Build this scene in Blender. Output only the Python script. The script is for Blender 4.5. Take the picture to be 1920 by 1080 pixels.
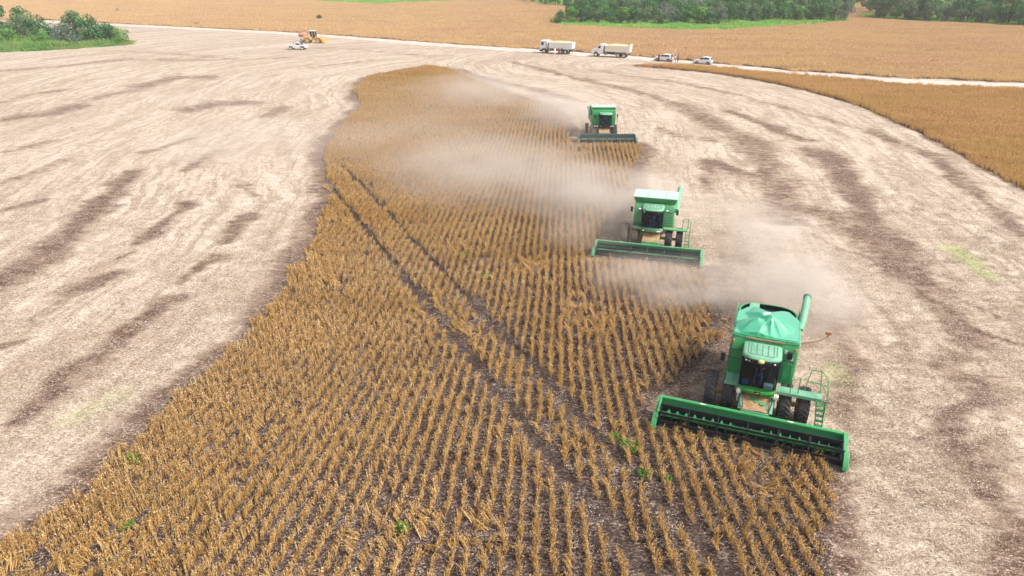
import bpy, bmesh, math, random
import numpy as np
from mathutils import Vector, Matrix, noise
R = math.radians
random.seed(7)
rng = np.random.default_rng(11)
for o in list(bpy.data.objects): bpy.data.objects.remove(o)
scene = bpy.context.scene
COL = scene.collection

# ---------------------------------------------------------------- camera
cam_d = bpy.data.cameras.new('camera'); cam = bpy.data.objects.new('camera', cam_d); COL.objects.link(cam)
cam_d.sensor_width = 36; cam_d.lens = 24.0; cam_d.clip_start = .2; cam_d.clip_end = 4000
cam.location = (0, 0, 20); cam.rotation_euler = (R(90 - 25.5), 0, 0)
scene.camera = cam
# ---------------------------------------------------------------- sky, sun, exposure
SUN_EL, SUN_AZ = 50, 112          # azimuth clockwise from +Y: light from the right, a little from the camera's side
world = bpy.data.worlds.new('World'); scene.world = world; world.use_nodes = True
wn = world.node_tree.nodes; wl = world.node_tree.links
for n in list(wn): wn.remove(n)
wo = wn.new('ShaderNodeOutputWorld'); bg = wn.new('ShaderNodeBackground'); sky = wn.new('ShaderNodeTexSky')
sky.sky_type = 'NISHITA'; sky.sun_disc = False; sky.sun_elevation = R(SUN_EL); sky.sun_rotation = R(SUN_AZ)
sky.air_density = 1.0; sky.dust_density = 6.0; sky.ozone_density = 1.0
hs = wn.new('ShaderNodeHueSaturation'); hs.inputs['Saturation'].default_value = .45
wl.new(sky.outputs[0], hs.inputs['Color']); wl.new(hs.outputs[0], bg.inputs[0]); wl.new(bg.outputs[0], wo.inputs[0])
bg.inputs[1].default_value = 0.11
sd = bpy.data.lights.new('sun', 'SUN'); sd.energy = 1.5; sd.angle = R(10); sd.color = (1, .95, .88)
sun = bpy.data.objects.new('sun', sd); COL.objects.link(sun)
sdir = Vector((math.sin(R(SUN_AZ)) * math.cos(R(SUN_EL)), math.cos(R(SUN_AZ)) * math.cos(R(SUN_EL)), math.sin(R(SUN_EL))))
sun.rotation_euler = sdir.to_track_quat('Z', 'Y').to_euler(); sun.location = (60, -20, 80)
scene.view_settings.view_transform = 'Standard'; scene.view_settings.look = 'None'
scene.view_settings.exposure = 0.98; scene.view_settings.gamma = 1
scene.cycles.volume_bounces = 1; scene.cycles.max_bounces = 6; scene.cycles.transparent_max_bounces = 16
scene.cycles.volume_step_rate = 2.0; scene.cycles.volume_max_steps = 96
scene.cycles.use_denoising = True; scene.cycles.denoising_input_passes = 'RGB_ALBEDO_NORMAL'; scene.cycles.denoising_prefilter = 'ACCURATE'

# ---------------------------------------------------------------- helpers: tags, meshes
def tag(o, label=None, cat=None, group=None, kind=None):
    if label: o['label'] = label
    if cat: o['category'] = cat
    if group: o['group'] = group
    if kind: o['kind'] = kind
    return o
def thing(name, label, cat, loc=(0, 0, 0), rz=0, group=None):
    o = bpy.data.objects.new(name, None); COL.objects.link(o); o.empty_display_size = .3
    o.location = loc; o.rotation_euler = (0, 0, rz)
    return tag(o, label, cat, group)
def copy_tree(o, parent=None):
    c = o.copy(); COL.objects.link(c)
    if parent: c.parent = parent
    for ch in list(o.children): copy_tree(ch, c)
    return c
def unit(v):
    v = Vector(v); return v.normalized() if v.length else Vector((0, 0, 1))
class MB:
    def __init__(s): s.v = []; s.f = []; s.m = []; s.cur = 0
    def add(s, vs, fs):
        b = len(s.v); s.v += [tuple(p) for p in vs]; s.f += [tuple(b + i for i in f) for f in fs]; s.m += [s.cur] * len(fs); return s
    def box(s, c, d, M=None):
        x, y, z = d[0] / 2, d[1] / 2, d[2] / 2
        vs = [Vector((i * x, j * y, k * z)) for k in (-1, 1) for j in (-1, 1) for i in (-1, 1)]
        if M is not None: vs = [M @ p for p in vs]
        vs = [p + Vector(c) for p in vs]
        return s.add(vs, [(0, 2, 3, 1), (4, 5, 7, 6), (0, 1, 5, 4), (2, 6, 7, 3), (0, 4, 6, 2), (1, 3, 7, 5)])
    def b2(s, x0, x1, y0, y1, z0, z1): return s.box(((x0 + x1) / 2, (y0 + y1) / 2, (z0 + z1) / 2), (x1 - x0, y1 - y0, z1 - z0))
    def beam(s, p, q, w, h=None):
        h = h or w; p = Vector(p); q = Vector(q); d = (q - p).normalized()
        up = Vector((0, 0, 1)) if abs(d.z) < .9 else Vector((0, 1, 0))
        a = d.cross(up).normalized() * w / 2; b = a.normalized().cross(d).normalized() * h / 2
        vs = [e + i * a + j * b for e in (p, q) for j in (-1, 1) for i in (-1, 1)]
        return s.add(vs, [(0, 1, 3, 2), (4, 6, 7, 5), (0, 4, 5, 1), (2, 3, 7, 6), (0, 2, 6, 4), (1, 5, 7, 3)])
    def tube(s, pts, r, n=8, cap=True):
        pts = [Vector(p) for p in pts]; rs = r if isinstance(r, (list, tuple)) else [r] * len(pts)
        vs = []; pa = None
        for i, p in enumerate(pts):
            d = (pts[min(i + 1, len(pts) - 1)] - pts[max(i - 1, 0)]).normalized()
            if pa is None: pa = d.cross(Vector((0, 0, 1)) if abs(d.z) < .9 else Vector((1, 0, 0))).normalized()
            a = (pa - d * pa.dot(d)).normalized(); pa = a; b = d.cross(a)
            vs += [p + rs[i] * (math.cos(t * 2 * math.pi / n) * a + math.sin(t * 2 * math.pi / n) * b) for t in range(n)]
        fs = [(i * n + t, i * n + (t + 1) % n, (i + 1) * n + (t + 1) % n, (i + 1) * n + t) for i in range(len(pts) - 1) for t in range(n)]
        if cap: fs += [tuple(range(n - 1, -1, -1)), tuple((len(pts) - 1) * n + t for t in range(n))]
        return s.add(vs, fs)
    def lathe(s, prof, c=(0, 0, 0), n=32):      # prof: (radius, x) round the x axis
        c = Vector(c); k = len(prof)
        vs = [c + Vector((x, r * math.cos(t * 2 * math.pi / n), r * math.sin(t * 2 * math.pi / n))) for t in range(n) for r, x in prof]
        fs = [(t * k + i, t * k + i + 1, ((t + 1) % n) * k + i + 1, ((t + 1) % n) * k + i) for t in range(n) for i in range(k - 1)]
        return s.add(vs, fs)
    def prism(s, poly, x0, x1, ax='x'):         # poly in the plane across ax, extruded from x0 to x1
        k = len(poly)
        def P(u, v, w): return {'x': (w, u, v), 'y': (u, w, v), 'z': (u, v, w)}[ax]
        vs = [P(u, v, x0) for u, v in poly] + [P(u, v, x1) for u, v in poly]
        fs = [tuple(range(k - 1, -1, -1)), tuple(range(k, 2 * k))] + [(i, (i + 1) % k, k + (i + 1) % k, k + i) for i in range(k)]
        return s.add(vs, fs)
    def loft(s, secs, cap=True):                # equal-length closed sections
        k = len(secs[0]); vs = [p for q in secs for p in q]
        fs = [(i * k + t, i * k + (t + 1) % k, (i + 1) * k + (t + 1) % k, (i + 1) * k + t) for i in range(len(secs) - 1) for t in range(k)]
        if cap: fs += [tuple(range(k - 1, -1, -1)), tuple((len(secs) - 1) * k + t for t in range(k))]
        return s.add(vs, fs)
    def grid(s, fn, nu, nv):
        vs = [fn(i / nu, j / nv) for j in range(nv + 1) for i in range(nu + 1)]
        return s.add(vs, [(j * (nu + 1) + i, j * (nu + 1) + i + 1, (j + 1) * (nu + 1) + i + 1, (j + 1) * (nu + 1) + i) for j in range(nv) for i in range(nu)])
    def ball(s, c, r, n=10, m=7):
        rr = r if isinstance(r, (tuple, list)) else (r, r, r); c = Vector(c); vs = []
        for j in range(1, m):
            ph = math.pi * j / m
            vs += [c + Vector((rr[0] * math.sin(ph) * math.cos(t * 2 * math.pi / n), rr[1] * math.sin(ph) * math.sin(t * 2 * math.pi / n), rr[2] * math.cos(ph))) for t in range(n)]
        vs += [c + Vector((0, 0, rr[2])), c - Vector((0, 0, rr[2]))]; a = len(vs) - 2
        fs = [(j * n + t, (j + 1) * n + t, (j + 1) * n + (t + 1) % n, j * n + (t + 1) % n) for j in range(m - 2) for t in range(n)]
        fs += [(a, t, (t + 1) % n) for t in range(n)] + [(a + 1, (m - 2) * n + (t + 1) % n, (m - 2) * n + t) for t in range(n)]
        return s.add(vs, fs)
    def mesh(s, name, mats, fix=True, smooth=35):
        me = bpy.data.meshes.new(name); me.from_pydata(s.v, [], s.f)
        for m in (mats if isinstance(mats, (list, tuple)) else [mats]):
            if m: me.materials.append(m)
        me.polygons.foreach_set('material_index', s.m)
        if fix:
            b = bmesh.new(); b.from_mesh(me); bmesh.ops.recalc_face_normals(b, faces=b.faces); b.to_mesh(me); b.free()
        if smooth:
            me.polygons.foreach_set('use_smooth', [True] * len(s.f)); me.set_sharp_from_angle(angle=R(smooth))
        me.update(); return me
    def build(s, name, mats, parent=None, bevel=0, label=None, **k):
        o = bpy.data.objects.new(name, s.mesh(name, mats, **k)); COL.objects.link(o)
        if parent: o.parent = parent
        if bevel:
            m = o.modifiers.new('edge', 'BEVEL'); m.width = bevel; m.segments = 2; m.limit_method = 'ANGLE'; m.angle_limit = R(40); m.use_clamp_overlap = True
        if label: o['label'] = label
        return o

# ---------------------------------------------------------------- materials
MATS = {}
class NT:
    def __init__(s, name):
        s.m = bpy.data.materials.new(name); s.m.use_nodes = True; s.t = s.m.node_tree; s.n = s.t.nodes; s.l = s.t.links
        for n in list(s.n): s.n.remove(n)
        s.out = s.n.new('ShaderNodeOutputMaterial')
    def node(s, t, props=None, **ins):
        n = s.n.new(t)
        for k, v in (props or {}).items(): setattr(n, k, v)
        for k, v in ins.items(): s.set(n, k, v)
        return n
    def set(s, n, k, v):
        i = n.inputs[int(k[1:])] if k[0] == '_' and k[1:].isdigit() else n.inputs[k.replace('_', ' ')]
        if isinstance(v, bpy.types.NodeSocket): s.l.new(v, i)
        elif isinstance(v, bpy.types.Node): s.l.new(v.outputs[0], i)
        else: i.default_value = (tuple(v) + (1,) if isinstance(v, (tuple, list)) and len(v) == 3 and i.type == 'RGBA' else v)
    def pos(s): return s.node('ShaderNodeNewGeometry').outputs['Position']
    def obj(s): return s.node('ShaderNodeTexCoord').outputs['Object']
    def math(s, op, a, b=0.0, clamp=False): n = s.node('ShaderNodeMath', {'operation': op, 'use_clamp': clamp}, _0=a, _1=b); return n.outputs[0]
    def vmath(s, op, a, b=(0, 0, 0)): n = s.node('ShaderNodeVectorMath', {'operation': op}, _0=a, _1=b); return n.outputs['Value' if op in ('LENGTH', 'DOT_PRODUCT') else 'Vector']
    def noise(s, vec, scale, detail=3, rough=.55): return s.node('ShaderNodeTexNoise', None, Vector=vec, Scale=scale, Detail=detail, Roughness=rough).outputs[0]
    def ramp(s, fac, stops):
        n = s.node('ShaderNodeValToRGB', None, _0=fac); e = n.color_ramp.elements
        while len(e) < len(stops): e.new(.5)
        for k, (p, c) in enumerate(stops):
            e[k].position = p; e[k].color = (c, c, c, 1) if isinstance(c, (int, float)) else tuple(c) + (1,)
        return n.outputs[0]
    def mix(s, f, a, b): n = s.node('ShaderNodeMix', {'data_type': 'RGBA'}, _0=f, _6=a, _7=b); return n.outputs[2]
    def attr(s, name): return s.node('ShaderNodeAttribute', {'attribute_name': name})
    def bsdf(s, **k):
        b = s.node('ShaderNodeBsdfPrincipled', None, **k); s.l.new(b.outputs[0], s.out.inputs[0]); return b
    def bump(s, h, strength, dist): return s.node('ShaderNodeBump', None, Height=h, Strength=strength, Distance=dist).outputs[0]

def paint(name, col, rough=.4, dirt=.35, dirtcol=(.42, .33, .24), metal=0, scale=3.0, coat=0.15):
    """painted sheet metal with field dust lying on it, thicker on upward faces"""
    t = NT(name); P = t.obj()
    n1 = t.noise(P, scale, 5, .65); n2 = t.noise(P, scale * 7, 4, .6)
    nz = t.node('ShaderNodeSeparateXYZ', None, _0=t.node('ShaderNodeNewGeometry').outputs['Normal']).outputs[2]
    up = t.math('MULTIPLY', t.math('MAXIMUM', nz, 0.0), .35)
    f = t.math('MULTIPLY', t.math('ADD', t.ramp(n1, [(.35, 0), (.75, 1)]), t.math('ADD', up, t.math('MULTIPLY', n2, .3))), dirt, True)
    c = t.mix(f, t.mix(t.math('MULTIPLY', n2, .5), col, tuple(x * .82 for x in col)), dirtcol)
    t.bsdf(Base_Color=c, Roughness=t.math('ADD', t.math('MULTIPLY', f, .45), rough, True), Metallic=metal, Coat_Weight=coat, Coat_Roughness=.25,
           Normal=t.bump(n2, .15, .01))
    return t.m
def plain(name, col, rough=.6, var=.25, scale=6.0, metal=0):
    t = NT(name); n = t.noise(t.obj(), scale, 4, .6)
    c = t.mix(n, tuple(x * (1 - var) for x in col), tuple(min(1, x * (1 + var)) for x in col))
    t.bsdf(Base_Color=c, Roughness=rough, Metallic=metal, Normal=t.bump(n, .2, .01)); return t.m
M = {}
M['green'] = paint('green_paint', (.006, .33, .095), .36, .16)
M['green_bright'] = paint('bright_green_paint', (.02, .42, .035), .35, .12)
M['green_pale'] = paint('dusty_green_paint', (.06, .37, .20), .5, .40, (.40, .48, .38))
M['green_old'] = paint('worn_green_paint', (.02, .36, .13), .5, .32)
M['green_head'] = paint('header_green_paint', (.015, .33, .12), .42, .22)
M['green_dust'] = paint('dust_coated_green_paint', (.06, .36, .15), .6, .5, (.44, .50, .36))
M['teal_dark'] = paint('dark_teal_paint', (.015, .085, .085), .5, .45, (.2, .27, .25))
M['navy'] = paint('blue_black_paint', (.004, .007, .018), .4, .10, (.04, .05, .07))
M['navy_dust'] = paint('dusty_blue_black_paint', (.012, .022, .040), .5, .3, (.10, .14, .15))
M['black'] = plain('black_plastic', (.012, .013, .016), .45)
M['rubber'] = paint('tyre_rubber', (.018, .021, .030), .8, .35, (.20, .17, .15), coat=0)
M['rubber_dusty'] = paint('dusty_tyre_rubber', (.10, .088, .080), .85, .9, (.32, .26, .21), coat=0)
M['yellow'] = paint('yellow_paint', (.62, .36, .02), .5, .4)
M['yellow_l'] = paint('loader_yellow_paint', (.72, .42, .06), .5, .35, (.6, .45, .3))
M['white'] = paint('white_paint', (.80, .80, .78), .35, .14, (.6, .5, .4))
M['white_dirty'] = paint('dusty_white_paint', (.80, .76, .64), .5, .3, (.62, .48, .32))
M['lid'] = paint('pale_lid_paint', (.42, .60, .51), .5, .30, (.5, .55, .48))
M['redtank'] = paint('faded_red_paint', (.50, .20, .14), .6, .45, (.6, .42, .34))
M['steel'] = plain('worn_steel', (.28, .27, .25), .45, .3, 9, .6)
M['orange'] = paint('rust_orange_paint', (.22, .12, .06), .6, .3, (.35,.25,.16))
M['straw_fill'] = plain('straw_litter', (.36, .22, .115), .95, .95, 11)
M['lamp'] = plain('lamp_lens', (.85, .87, .9), .15, .05)
M['amber'] = plain('amber_lens', (.42, .22, .12), .25, .1)
M['gpsyellow'] = plain('receiver_dome', (.75, .70, .22), .3, .1)
M['beige'] = plain('beige_cardboard', (.62, .55, .40), .8, .15)
M['blue'] = plain('blue_plastic', (.02, .09, .26), .5, .2)
M['dkglass'] = plain('car_window', (.02, .04, .10), .08, .2)
M['seat'] = plain('seat_fabric', (.010, .013, .022), .8, .3)
M['skin'] = plain('skin', (.36, .20, .13), .6, .08)
M['skin_dark'] = plain('dark_skin', (.20, .105, .065), .6, .08)
M['hair'] = plain('dark_hair', (.012, .009, .007), .7, .3)
for n_, c_ in dict(c_white=(.78, .78, .76), c_red=(.42, .03, .04), c_blue=(.03, .10, .30), c_navy=(.015, .02, .05), c_jeans=(.05, .13, .26), c_grey=(.20, .20, .22), c_green=(.05, .16, .09),
                   c_khaki=(.30, .24, .16), c_maroon=(.20, .02, .05)).items(): M[n_] = plain('cloth_' + n_[2:], c_, .9, .2)
def mk_tarp():
    t = NT('green_tarpaulin'); P = t.obj(); n = t.noise(P, 2.2, 5, .6)
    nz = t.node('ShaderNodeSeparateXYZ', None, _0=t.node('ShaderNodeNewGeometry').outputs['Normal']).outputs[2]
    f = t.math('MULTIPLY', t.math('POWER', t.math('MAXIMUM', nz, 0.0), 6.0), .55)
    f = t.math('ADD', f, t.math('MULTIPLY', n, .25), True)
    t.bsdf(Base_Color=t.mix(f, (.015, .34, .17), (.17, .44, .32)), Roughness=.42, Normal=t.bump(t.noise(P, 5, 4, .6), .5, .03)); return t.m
M['tarp'] = mk_tarp()
def mk_glass():
    t = NT('tinted_cab_glass')
    tr = t.node('ShaderNodeBsdfTransparent', None, Color=(.36, .48, .60)); gl = t.node('ShaderNodeBsdfGlossy', None, Color=(.7, .85, 1), Roughness=.04)
    mx = t.node('ShaderNodeMixShader', None, _0=.035, _1=tr, _2=gl); t.l.new(mx.outputs[0], t.out.inputs[0]); return t.m
M['glass'] = mk_glass()

# ---------------------------------------------------------------- vegetation materials (world-space variation, one look per leaf face)
def plantmat(name, c1, c2, c3, big=.06, rough=.75, trans=.25, hue=None, rnd=.5, sc=9.0):
    t = NT(name); P = t.pos()
    r = t.noise(P, sc, 2, .6); g = t.noise(P, big, 3, .6)
    isl = t.node('ShaderNodeNewGeometry').outputs['Random Per Island']
    f = t.math('ADD', t.math('MULTIPLY', isl, rnd), t.math('MULTIPLY', r, 1 - rnd), True)
    c = t.ramp(f, [(.15, c1), (.5, c2), (.85, c3)])
    if hue: c = t.mix(t.ramp(g, [(.42, 0), (.62, .55)]), c, hue)
    if hue: st = t.node('ShaderNodeMapping', None, Vector=P, Rotation=(0, 0, R(28)), Scale=(.35, 1.3, 1)).outputs[0]; c = t.mix(t.ramp(t.noise(st, big * 3, 4, .65), [(.48, 0), (.68, .5)]), c, t.mix(.5, c1, c2))
    b = t.node('ShaderNodeBsdfPrincipled', None, Base_Color=c, Roughness=rough); b.inputs['Specular IOR Level'].default_value = .2
    tl = t.node('ShaderNodeBsdfTranslucent', None, Color=c)
    mx = t.node('ShaderNodeMixShader', None, _0=trans, _1=b, _2=tl); t.l.new(mx.outputs[0], t.out.inputs[0]); return t.m
M['soy'] = plantmat('ripe_soybean', (.20, .105, .030), (.62, .36, .105), (.93, .75, .46), .05, hue=(.56, .345, .085), rnd=.75)
M['soy_far'] = plantmat('ripe_soybean_far', (.36, .21, .10), (.74, .50, .27), (.94, .75, .51), .035, hue=(.72, .54, .25), rnd=.5)
M['soy_right'] = plantmat('ripe_soybean_side', (.26, .14, .045), (.74, .45, .18), (.94, .73, .44), .07, hue=(.60, .42, .14), rnd=.6)
M['straw'] = plantmat('cut_straw', (.19, .13, .090), (.51, .41, .325), (.80, .715, .61), .2, trans=.1, rnd=.9)
M['leaf'] = plantmat('tree_leaves', (.012, .058, .028), (.045, .165, .055), (.27, .50, .11), .05, rnd=.4, sc=.8)
M['leaf2'] = plantmat('olive_leaves', (.030, .080, .042), (.115, .21, .09), (.36, .48, .19), .05, rnd=.4, sc=.8)
M['leaf3'] = plantmat('bright_leaves', (.030, .11, .026), (.12, .31, .055), (.38, .58, .10), .05, rnd=.4, sc=.8)
M['leaf4'] = plantmat('grey_green_leaves', (.045, .085, .065), (.14, .20, .15), (.34, .40, .30), .05, rnd=.4, sc=.8)
M['grass'] = plantmat('tall_grass', (.05, .17, .035), (.15, .36, .08), (.38, .50, .18), .12, hue=(.38, .40, .12), rnd=.5)
M['grass_far'] = plantmat('bright_grass', (.12, .36, .06), (.26, .54, .11), (.48, .66, .22), .06, hue=(.50, .62, .18), rnd=.5)
M['weed'] = plantmat('weed_leaves', (.05, .14, .02), (.13, .26, .045), (.32, .42, .12), .5, rnd=.5)
M['litter'] = plantmat('leaf_litter', (.030, .019, .016), (.115, .074, .056), (.56, .45, .37), .2, trans=0, rnd=.9)
M['bark'] = plain('bark', (.10, .075, .055), .9, .4, 4)
# ================================================================ THE GROUND
ISL = [(-20.5, 12), (-19.2, 18.8), (-17.7, 21.9), (-17.0, 28.8), (-15.6, 35.3), (-15.6, 48.6), (-17.0, 61.8), (-19.3, 68.9), (-22.0, 80.1), (-22.8, 91.7), (-22.9, 106.6), (-27.0, 120), (-27.8, 136.3),
       (-22, 146), (-18.1, 151.2), (-13.5, 147), (-10.5, 139.7), (-0.9, 117.5), (6.5, 103.5), (7.2, 92), (6.9, 81.6), (14.8, 81.6), (15.0, 79), (12.9, 70.9), (5.9, 48), (5.5, 46.6), (13.5, 44.4), (12.9, 38.8), (12.0, 34.7), (6.9, 29), (6.3, 26.75), (14.05, 23.75), (11.9, 19.4), (9.8, 14)]
OUT = [(-140, 262.5), (-132.0, 258.8), (-66.9, 228.6), (-23.6, 200.2), (5.4, 183.6), (27.8, 170.5), (42, 158.2), (57.7, 144.9), (74.4, 136.0), (93.1, 130.0), (160, 112), (160, 60), (260, 40)]   # edge of the far field (along the road)
RIGHT = [(25.3, 153.0), (33, 147.5), (40.5, 141.4), (46.5, 132), (50.8, 121.5), (53.2, 110), (53.5, 100.5), (52.8, 88), (51.6, 77.6), (49.9, 63.8), (48, 50), (45, 30), (120, 30), (160, 100), (118, 113.5), (88.6, 121.2), (70.4, 126.0), (55.5, 136.8), (42.5, 148.2), (33.5, 152.5)]
FARF = [(-420, 340), (-240, 290), (-177.6, 281.0), (-132.0, 258.8), (-66.9, 228.6), (-23.6, 200.2), (5.4, 183.6), (27.8, 170.8), (42, 158.6), (57.7, 145.2), (74.4, 136.0), (93.1, 130.0), (160, 112), (330, 80), (420, 520), (-420, 520)]
ROAD = [(-185, 279), (-132.0, 255.4), (-66.9, 225.0), (-23.6, 196.9), (5.4, 180.3), (27, 167.2), (40.5, 155.6), (57.0, 142.2), (72.5, 131.6), (91.0, 126.3), (160, 108), (260, 84)]
GRASS_L = [(-175, 171), (-126.2, 176.9), (-113.8, 182.6), (-101.5, 195.1), (-109, 205), (-127.5, 220), (-151.8, 236), (-190, 249)]
GRASS_R = [(14.8, 253.4), (38.5, 238.8), (61.6, 233.1), (85, 242), (99.3, 251.2), (125.0, 269.7), (131, 280), (133.6, 310), (73.5, 300), (15.0, 276)]
GRASS_RR = [(138.3, 286), (155, 267), (173.6, 247.5), (230, 205), (240, 250), (149.9, 320), (141, 300)]
GRASS_T = [(-160, 452), (-125.5, 429.8), (-72.4, 388), (-33.1, 417), (-20, 450)]
GRASS_T2 = [(4, 440), (14, 395), (28.2, 361), (36, 362), (34, 440)]
STREAKS = [(1.5,1,[(-35.4,42.8),(-35.8,44.9),(-35.4,47.6),(-36.3,52.7),(-37.1,57.1),(-39.1,66.3),(-40.2,70.9)]),(0.5,0.9,[(-29.1,46.8),(-28.7,48.6)]),(1.1,1,[(-29.7,50.3),(-29.5,54.8),(-29.7,60.1)]),(1.1,1,[(-23.1,43.0),(-22.9,44.5),(-22.5,46.4),(-22.1,47.4)]),(0.9,0.9,[(-29.4,41.3),(-29.3,42.6),(-28.5,44.5)]),(1.0,0.9,[(-22.8,51.3),(-23.1,56.5)]),(1.2,0.6,[(-26.4,64.8),(-24.4,62.6)]),(2.4,0.8,[(-70.6,97.9),(-67.4,100.9),(-67.5,107.5)]),(1.5,0.7,[(-81.0,110.2),(-80.5,117.4),(-77.5,121.7)]),(3,0.8,[(-66.1,126.2),(-64.6,134.9),(-58.5,136.3)]),(2.6,0.75,[(-48.6,104.1),(-46.3,109.3),(-41.2,109.3)]),(1.6,0.7,[(-67.9,112.5),(-66.6,119.5),(-64.8,121.7)]),(1.4,0.7,[(-35.3,99.4),(-34.6,105.8)]),(1.2,0.75,[(-35.0,71.8),(-35.1,77.4),(-34.4,79.3)]),(1.2,0.7,[(-42.6,79.3),(-40.5,85.8)]),(0.9,0.8,[(-44.9,57.7),(-43.7,60.7)]),(2.5,0.6,[(-104.5,144.9),(-95.5,152.0),(-88.9,162.6),(-67.1,162.6)]),(1,0.7,[(-59.5,78.4),(-58.4,81.4),(-57.3,84.7)]),(1.2,0.6,[(-51.2,66.1),(-50.4,69.9),(-50.8,75.3)]),(0.8,1,[(-24.2,27.0),(-23.9,29.0),(-23.7,31.5),(-23.5,32.6),(-23.2,34.7),(-22.8,38.0),(-22.3,40.7)]),(0.6,0.9,[(-29.5,34.1),(-29.0,34.7)]),(0.35,0.7,[(-29.5,37.0),(-29.3,39.9),(-28.7,41.9)]),(2.4,0.75,[(26.4,107.5),(27.3,97.9),(28.3,90.7),(29.9,84.7),(25.4,63.3),(23.7,55.9)]),(1.6,0.9,[(32.4,102.5),(33.9,96.4),(35.1,89.4),(36.9,84.7)]),(1.7,1,[(35.5,80.4),(35.8,74.4),(33.6,64.7),(31.5,58.3),(30.1,54.3),(29.3,48.9),(28.3,45.6),(28.8,42.3)]),(2.2,0.8,[(26.2,58.3),(28.6,55.3),(28.5,50.8),(28.9,48.1)]),(0.9,0.7,[(21.8,75.3),(18.9,63.3)]),(1.5,0.9,[(22.5,74.4),(24.4,70.1),(26.4,69.3),(29.2,73.5)]),(0.25,1,[(24.4,51.8),(26.0,47.6),(27.2,46.0),(28.2,45.3),(29.1,42.8),(29.5,40.3),(30.7,37.3)]),(1.2,0.8,[(47.4,90.7),(47.7,81.4),(48.5,77.4),(45.9,69.3),(44.7,64.0),(43.2,57.7),(41.3,51.8)]),(0.35,1.1,[(27.8,43.7),(27.4,41.9),(27.3,37.7),(27.9,36.0),(29.5,34.2)]),(1.3,0.75,[(28.7,45.5),(27.4,40.3),(27.4,37.3),(26.7,34.7)]),(0.6,0.8,[(23.3,31.8),(25.4,32.9)]),(1.0,0.9,[(24.3,30.7),(23.4,28.5),(21.9,27.4),(20.3,25.7),(20.5,24.1),(20.4,23.0),(19.6,20.7),(18.7,18.8),(18.1,17.8)]),(1.0,0.8,[(20.8,38.0),(19.1,33.2),(17.1,30.5),(16.0,27.0)]),(0.9,0.7,[(14.4,22.8),(13.0,21.3),(12.4,19.8),(11.3,17.8)]),(1.4,0.7,[(11.2,34.7),(9.8,31.2),(9.0,29.2)]),(1.5,0.7,[(-16.9,152.0),(-9.8,144.9),(-3.3,131.0),(4.4,121.7),(11.1,111.1)]),(1.5,0.75,[(-0.1,158.9),(7.4,144.9),(14.9,131.0),(21.8,119.5),(26.4,107.5)]),(1.3,0.6,[(15.5,147.2),(32.7,126.8),(40.9,108.8),(45.7,91.7)]),(1.2,0.6,[(-44.2,147.2),(-37.2,155.4),(-31.6,162.6)]),(1.6,0.6,[(-101.7,180.3),(-81.9,174.7),(-61.9,162.6),(-52.1,166.5)]),(1.4,0.55,[(-55.9,188.7),(-40.9,183.8),(-21.6,170.5),(-7.6,170.5)]),(1.3,0.6,[(20.0,91.7),(21.1,87.0),(24.7,85.0)])]
def pip(X, Y, poly):
    ins = np.zeros(X.shape, bool); n = len(poly)
    for i in range(n):
        (x1, y1), (x2, y2) = poly[i], poly[(i + 1) % n]
        c = ((y1 > Y) != (y2 > Y)) & (X < (x2 - x1) * (Y - y1) / ((y2 - y1) or 1e-9) + x1); ins ^= c
    return ins
def sdist(X, Y, pts, closed=False):
    d = np.full(X.shape, 1e9); n = len(pts)
    for i in range(n if closed else n - 1):
        (x1, y1), (x2, y2) = pts[i], pts[(i + 1) % n]
        dx, dy = x2 - x1, y2 - y1; t = np.clip(((X - x1) * dx + (Y - y1) * dy) / (dx * dx + dy * dy + 1e-9), 0, 1)
        d = np.minimum(d, np.hypot(X - x1 - t * dx, Y - y1 - t * dy))
    return d
def vnoise(X, Y, s, seed=0):                    # smooth value noise on arrays
    x = X / s + 1000.3 + seed * 17.1; y = Y / s + 1000.7 + seed * 31.7; xi = np.floor(x).astype(int); yi = np.floor(y).astype(int); fx = x - xi; fy = y - yi
    fx = fx * fx * (3 - 2 * fx); fy = fy * fy * (3 - 2 * fy)
    def h(a, b): q = (a * 374761393 + b * 668265263 + seed * 1442695041) & 0xffffffff; q = ((q ^ (q >> 13)) * 1274126177) & 0xffffffff; return ((q ^ (q >> 16)) & 0xffff) / 65535.0
    return (h(xi, yi) * (1 - fx) + h(xi + 1, yi) * fx) * (1 - fy) + (h(xi, yi + 1) * (1 - fx) + h(xi + 1, yi + 1) * fx) * fy
TRAMS = [[(-18.6, 73.0), (-5.8, 46.25), (7.0, 19.5), (10.6, 12)], [(-19.9, 69.2), (-18.4, 66.1), (3.9, 19.8), (7.6, 12)]]
CURVE = RIGHT[:12]
def axis(lo, hi, fine_lo, fine_hi, step, grow=1.06):
    a = list(np.arange(fine_lo, fine_hi, step)); s = step; x = a[-1]
    while x < hi: s *= grow; x += s; a.append(x)
    s = step; x = a[0]
    while x > lo: s *= grow; x -= s; a.insert(0, x)
    return np.array(a)
gx = axis(-2600, 2600, -42, 46, .32, 1.035); gy = axis(-600, 3500, 14, 62, .32, 1.022)
GX, GY = np.meshgrid(gx, gy)
wx = GX + (vnoise(GX, GY, 2.3, 1) - .5) * 1.3; wy = GY + (vnoise(GX, GY, 2.3, 2) - .5) * 1.3
soil = np.zeros(GX.shape)
for w, s, p in STREAKS:
    d = sdist(wx, wy, p); w2 = w * (.55 + 1.2 * vnoise(GX, GY, 3.5, 3)); soil = np.maximum(soil, s * np.clip(1.25 - d / w2, 0, 1) * (.75 + .5 * vnoise(GX, GY, 2.0, 33)))
inI = pip(wx, wy, ISL); dI = sdist(GX, GY, ISL, True)
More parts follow.
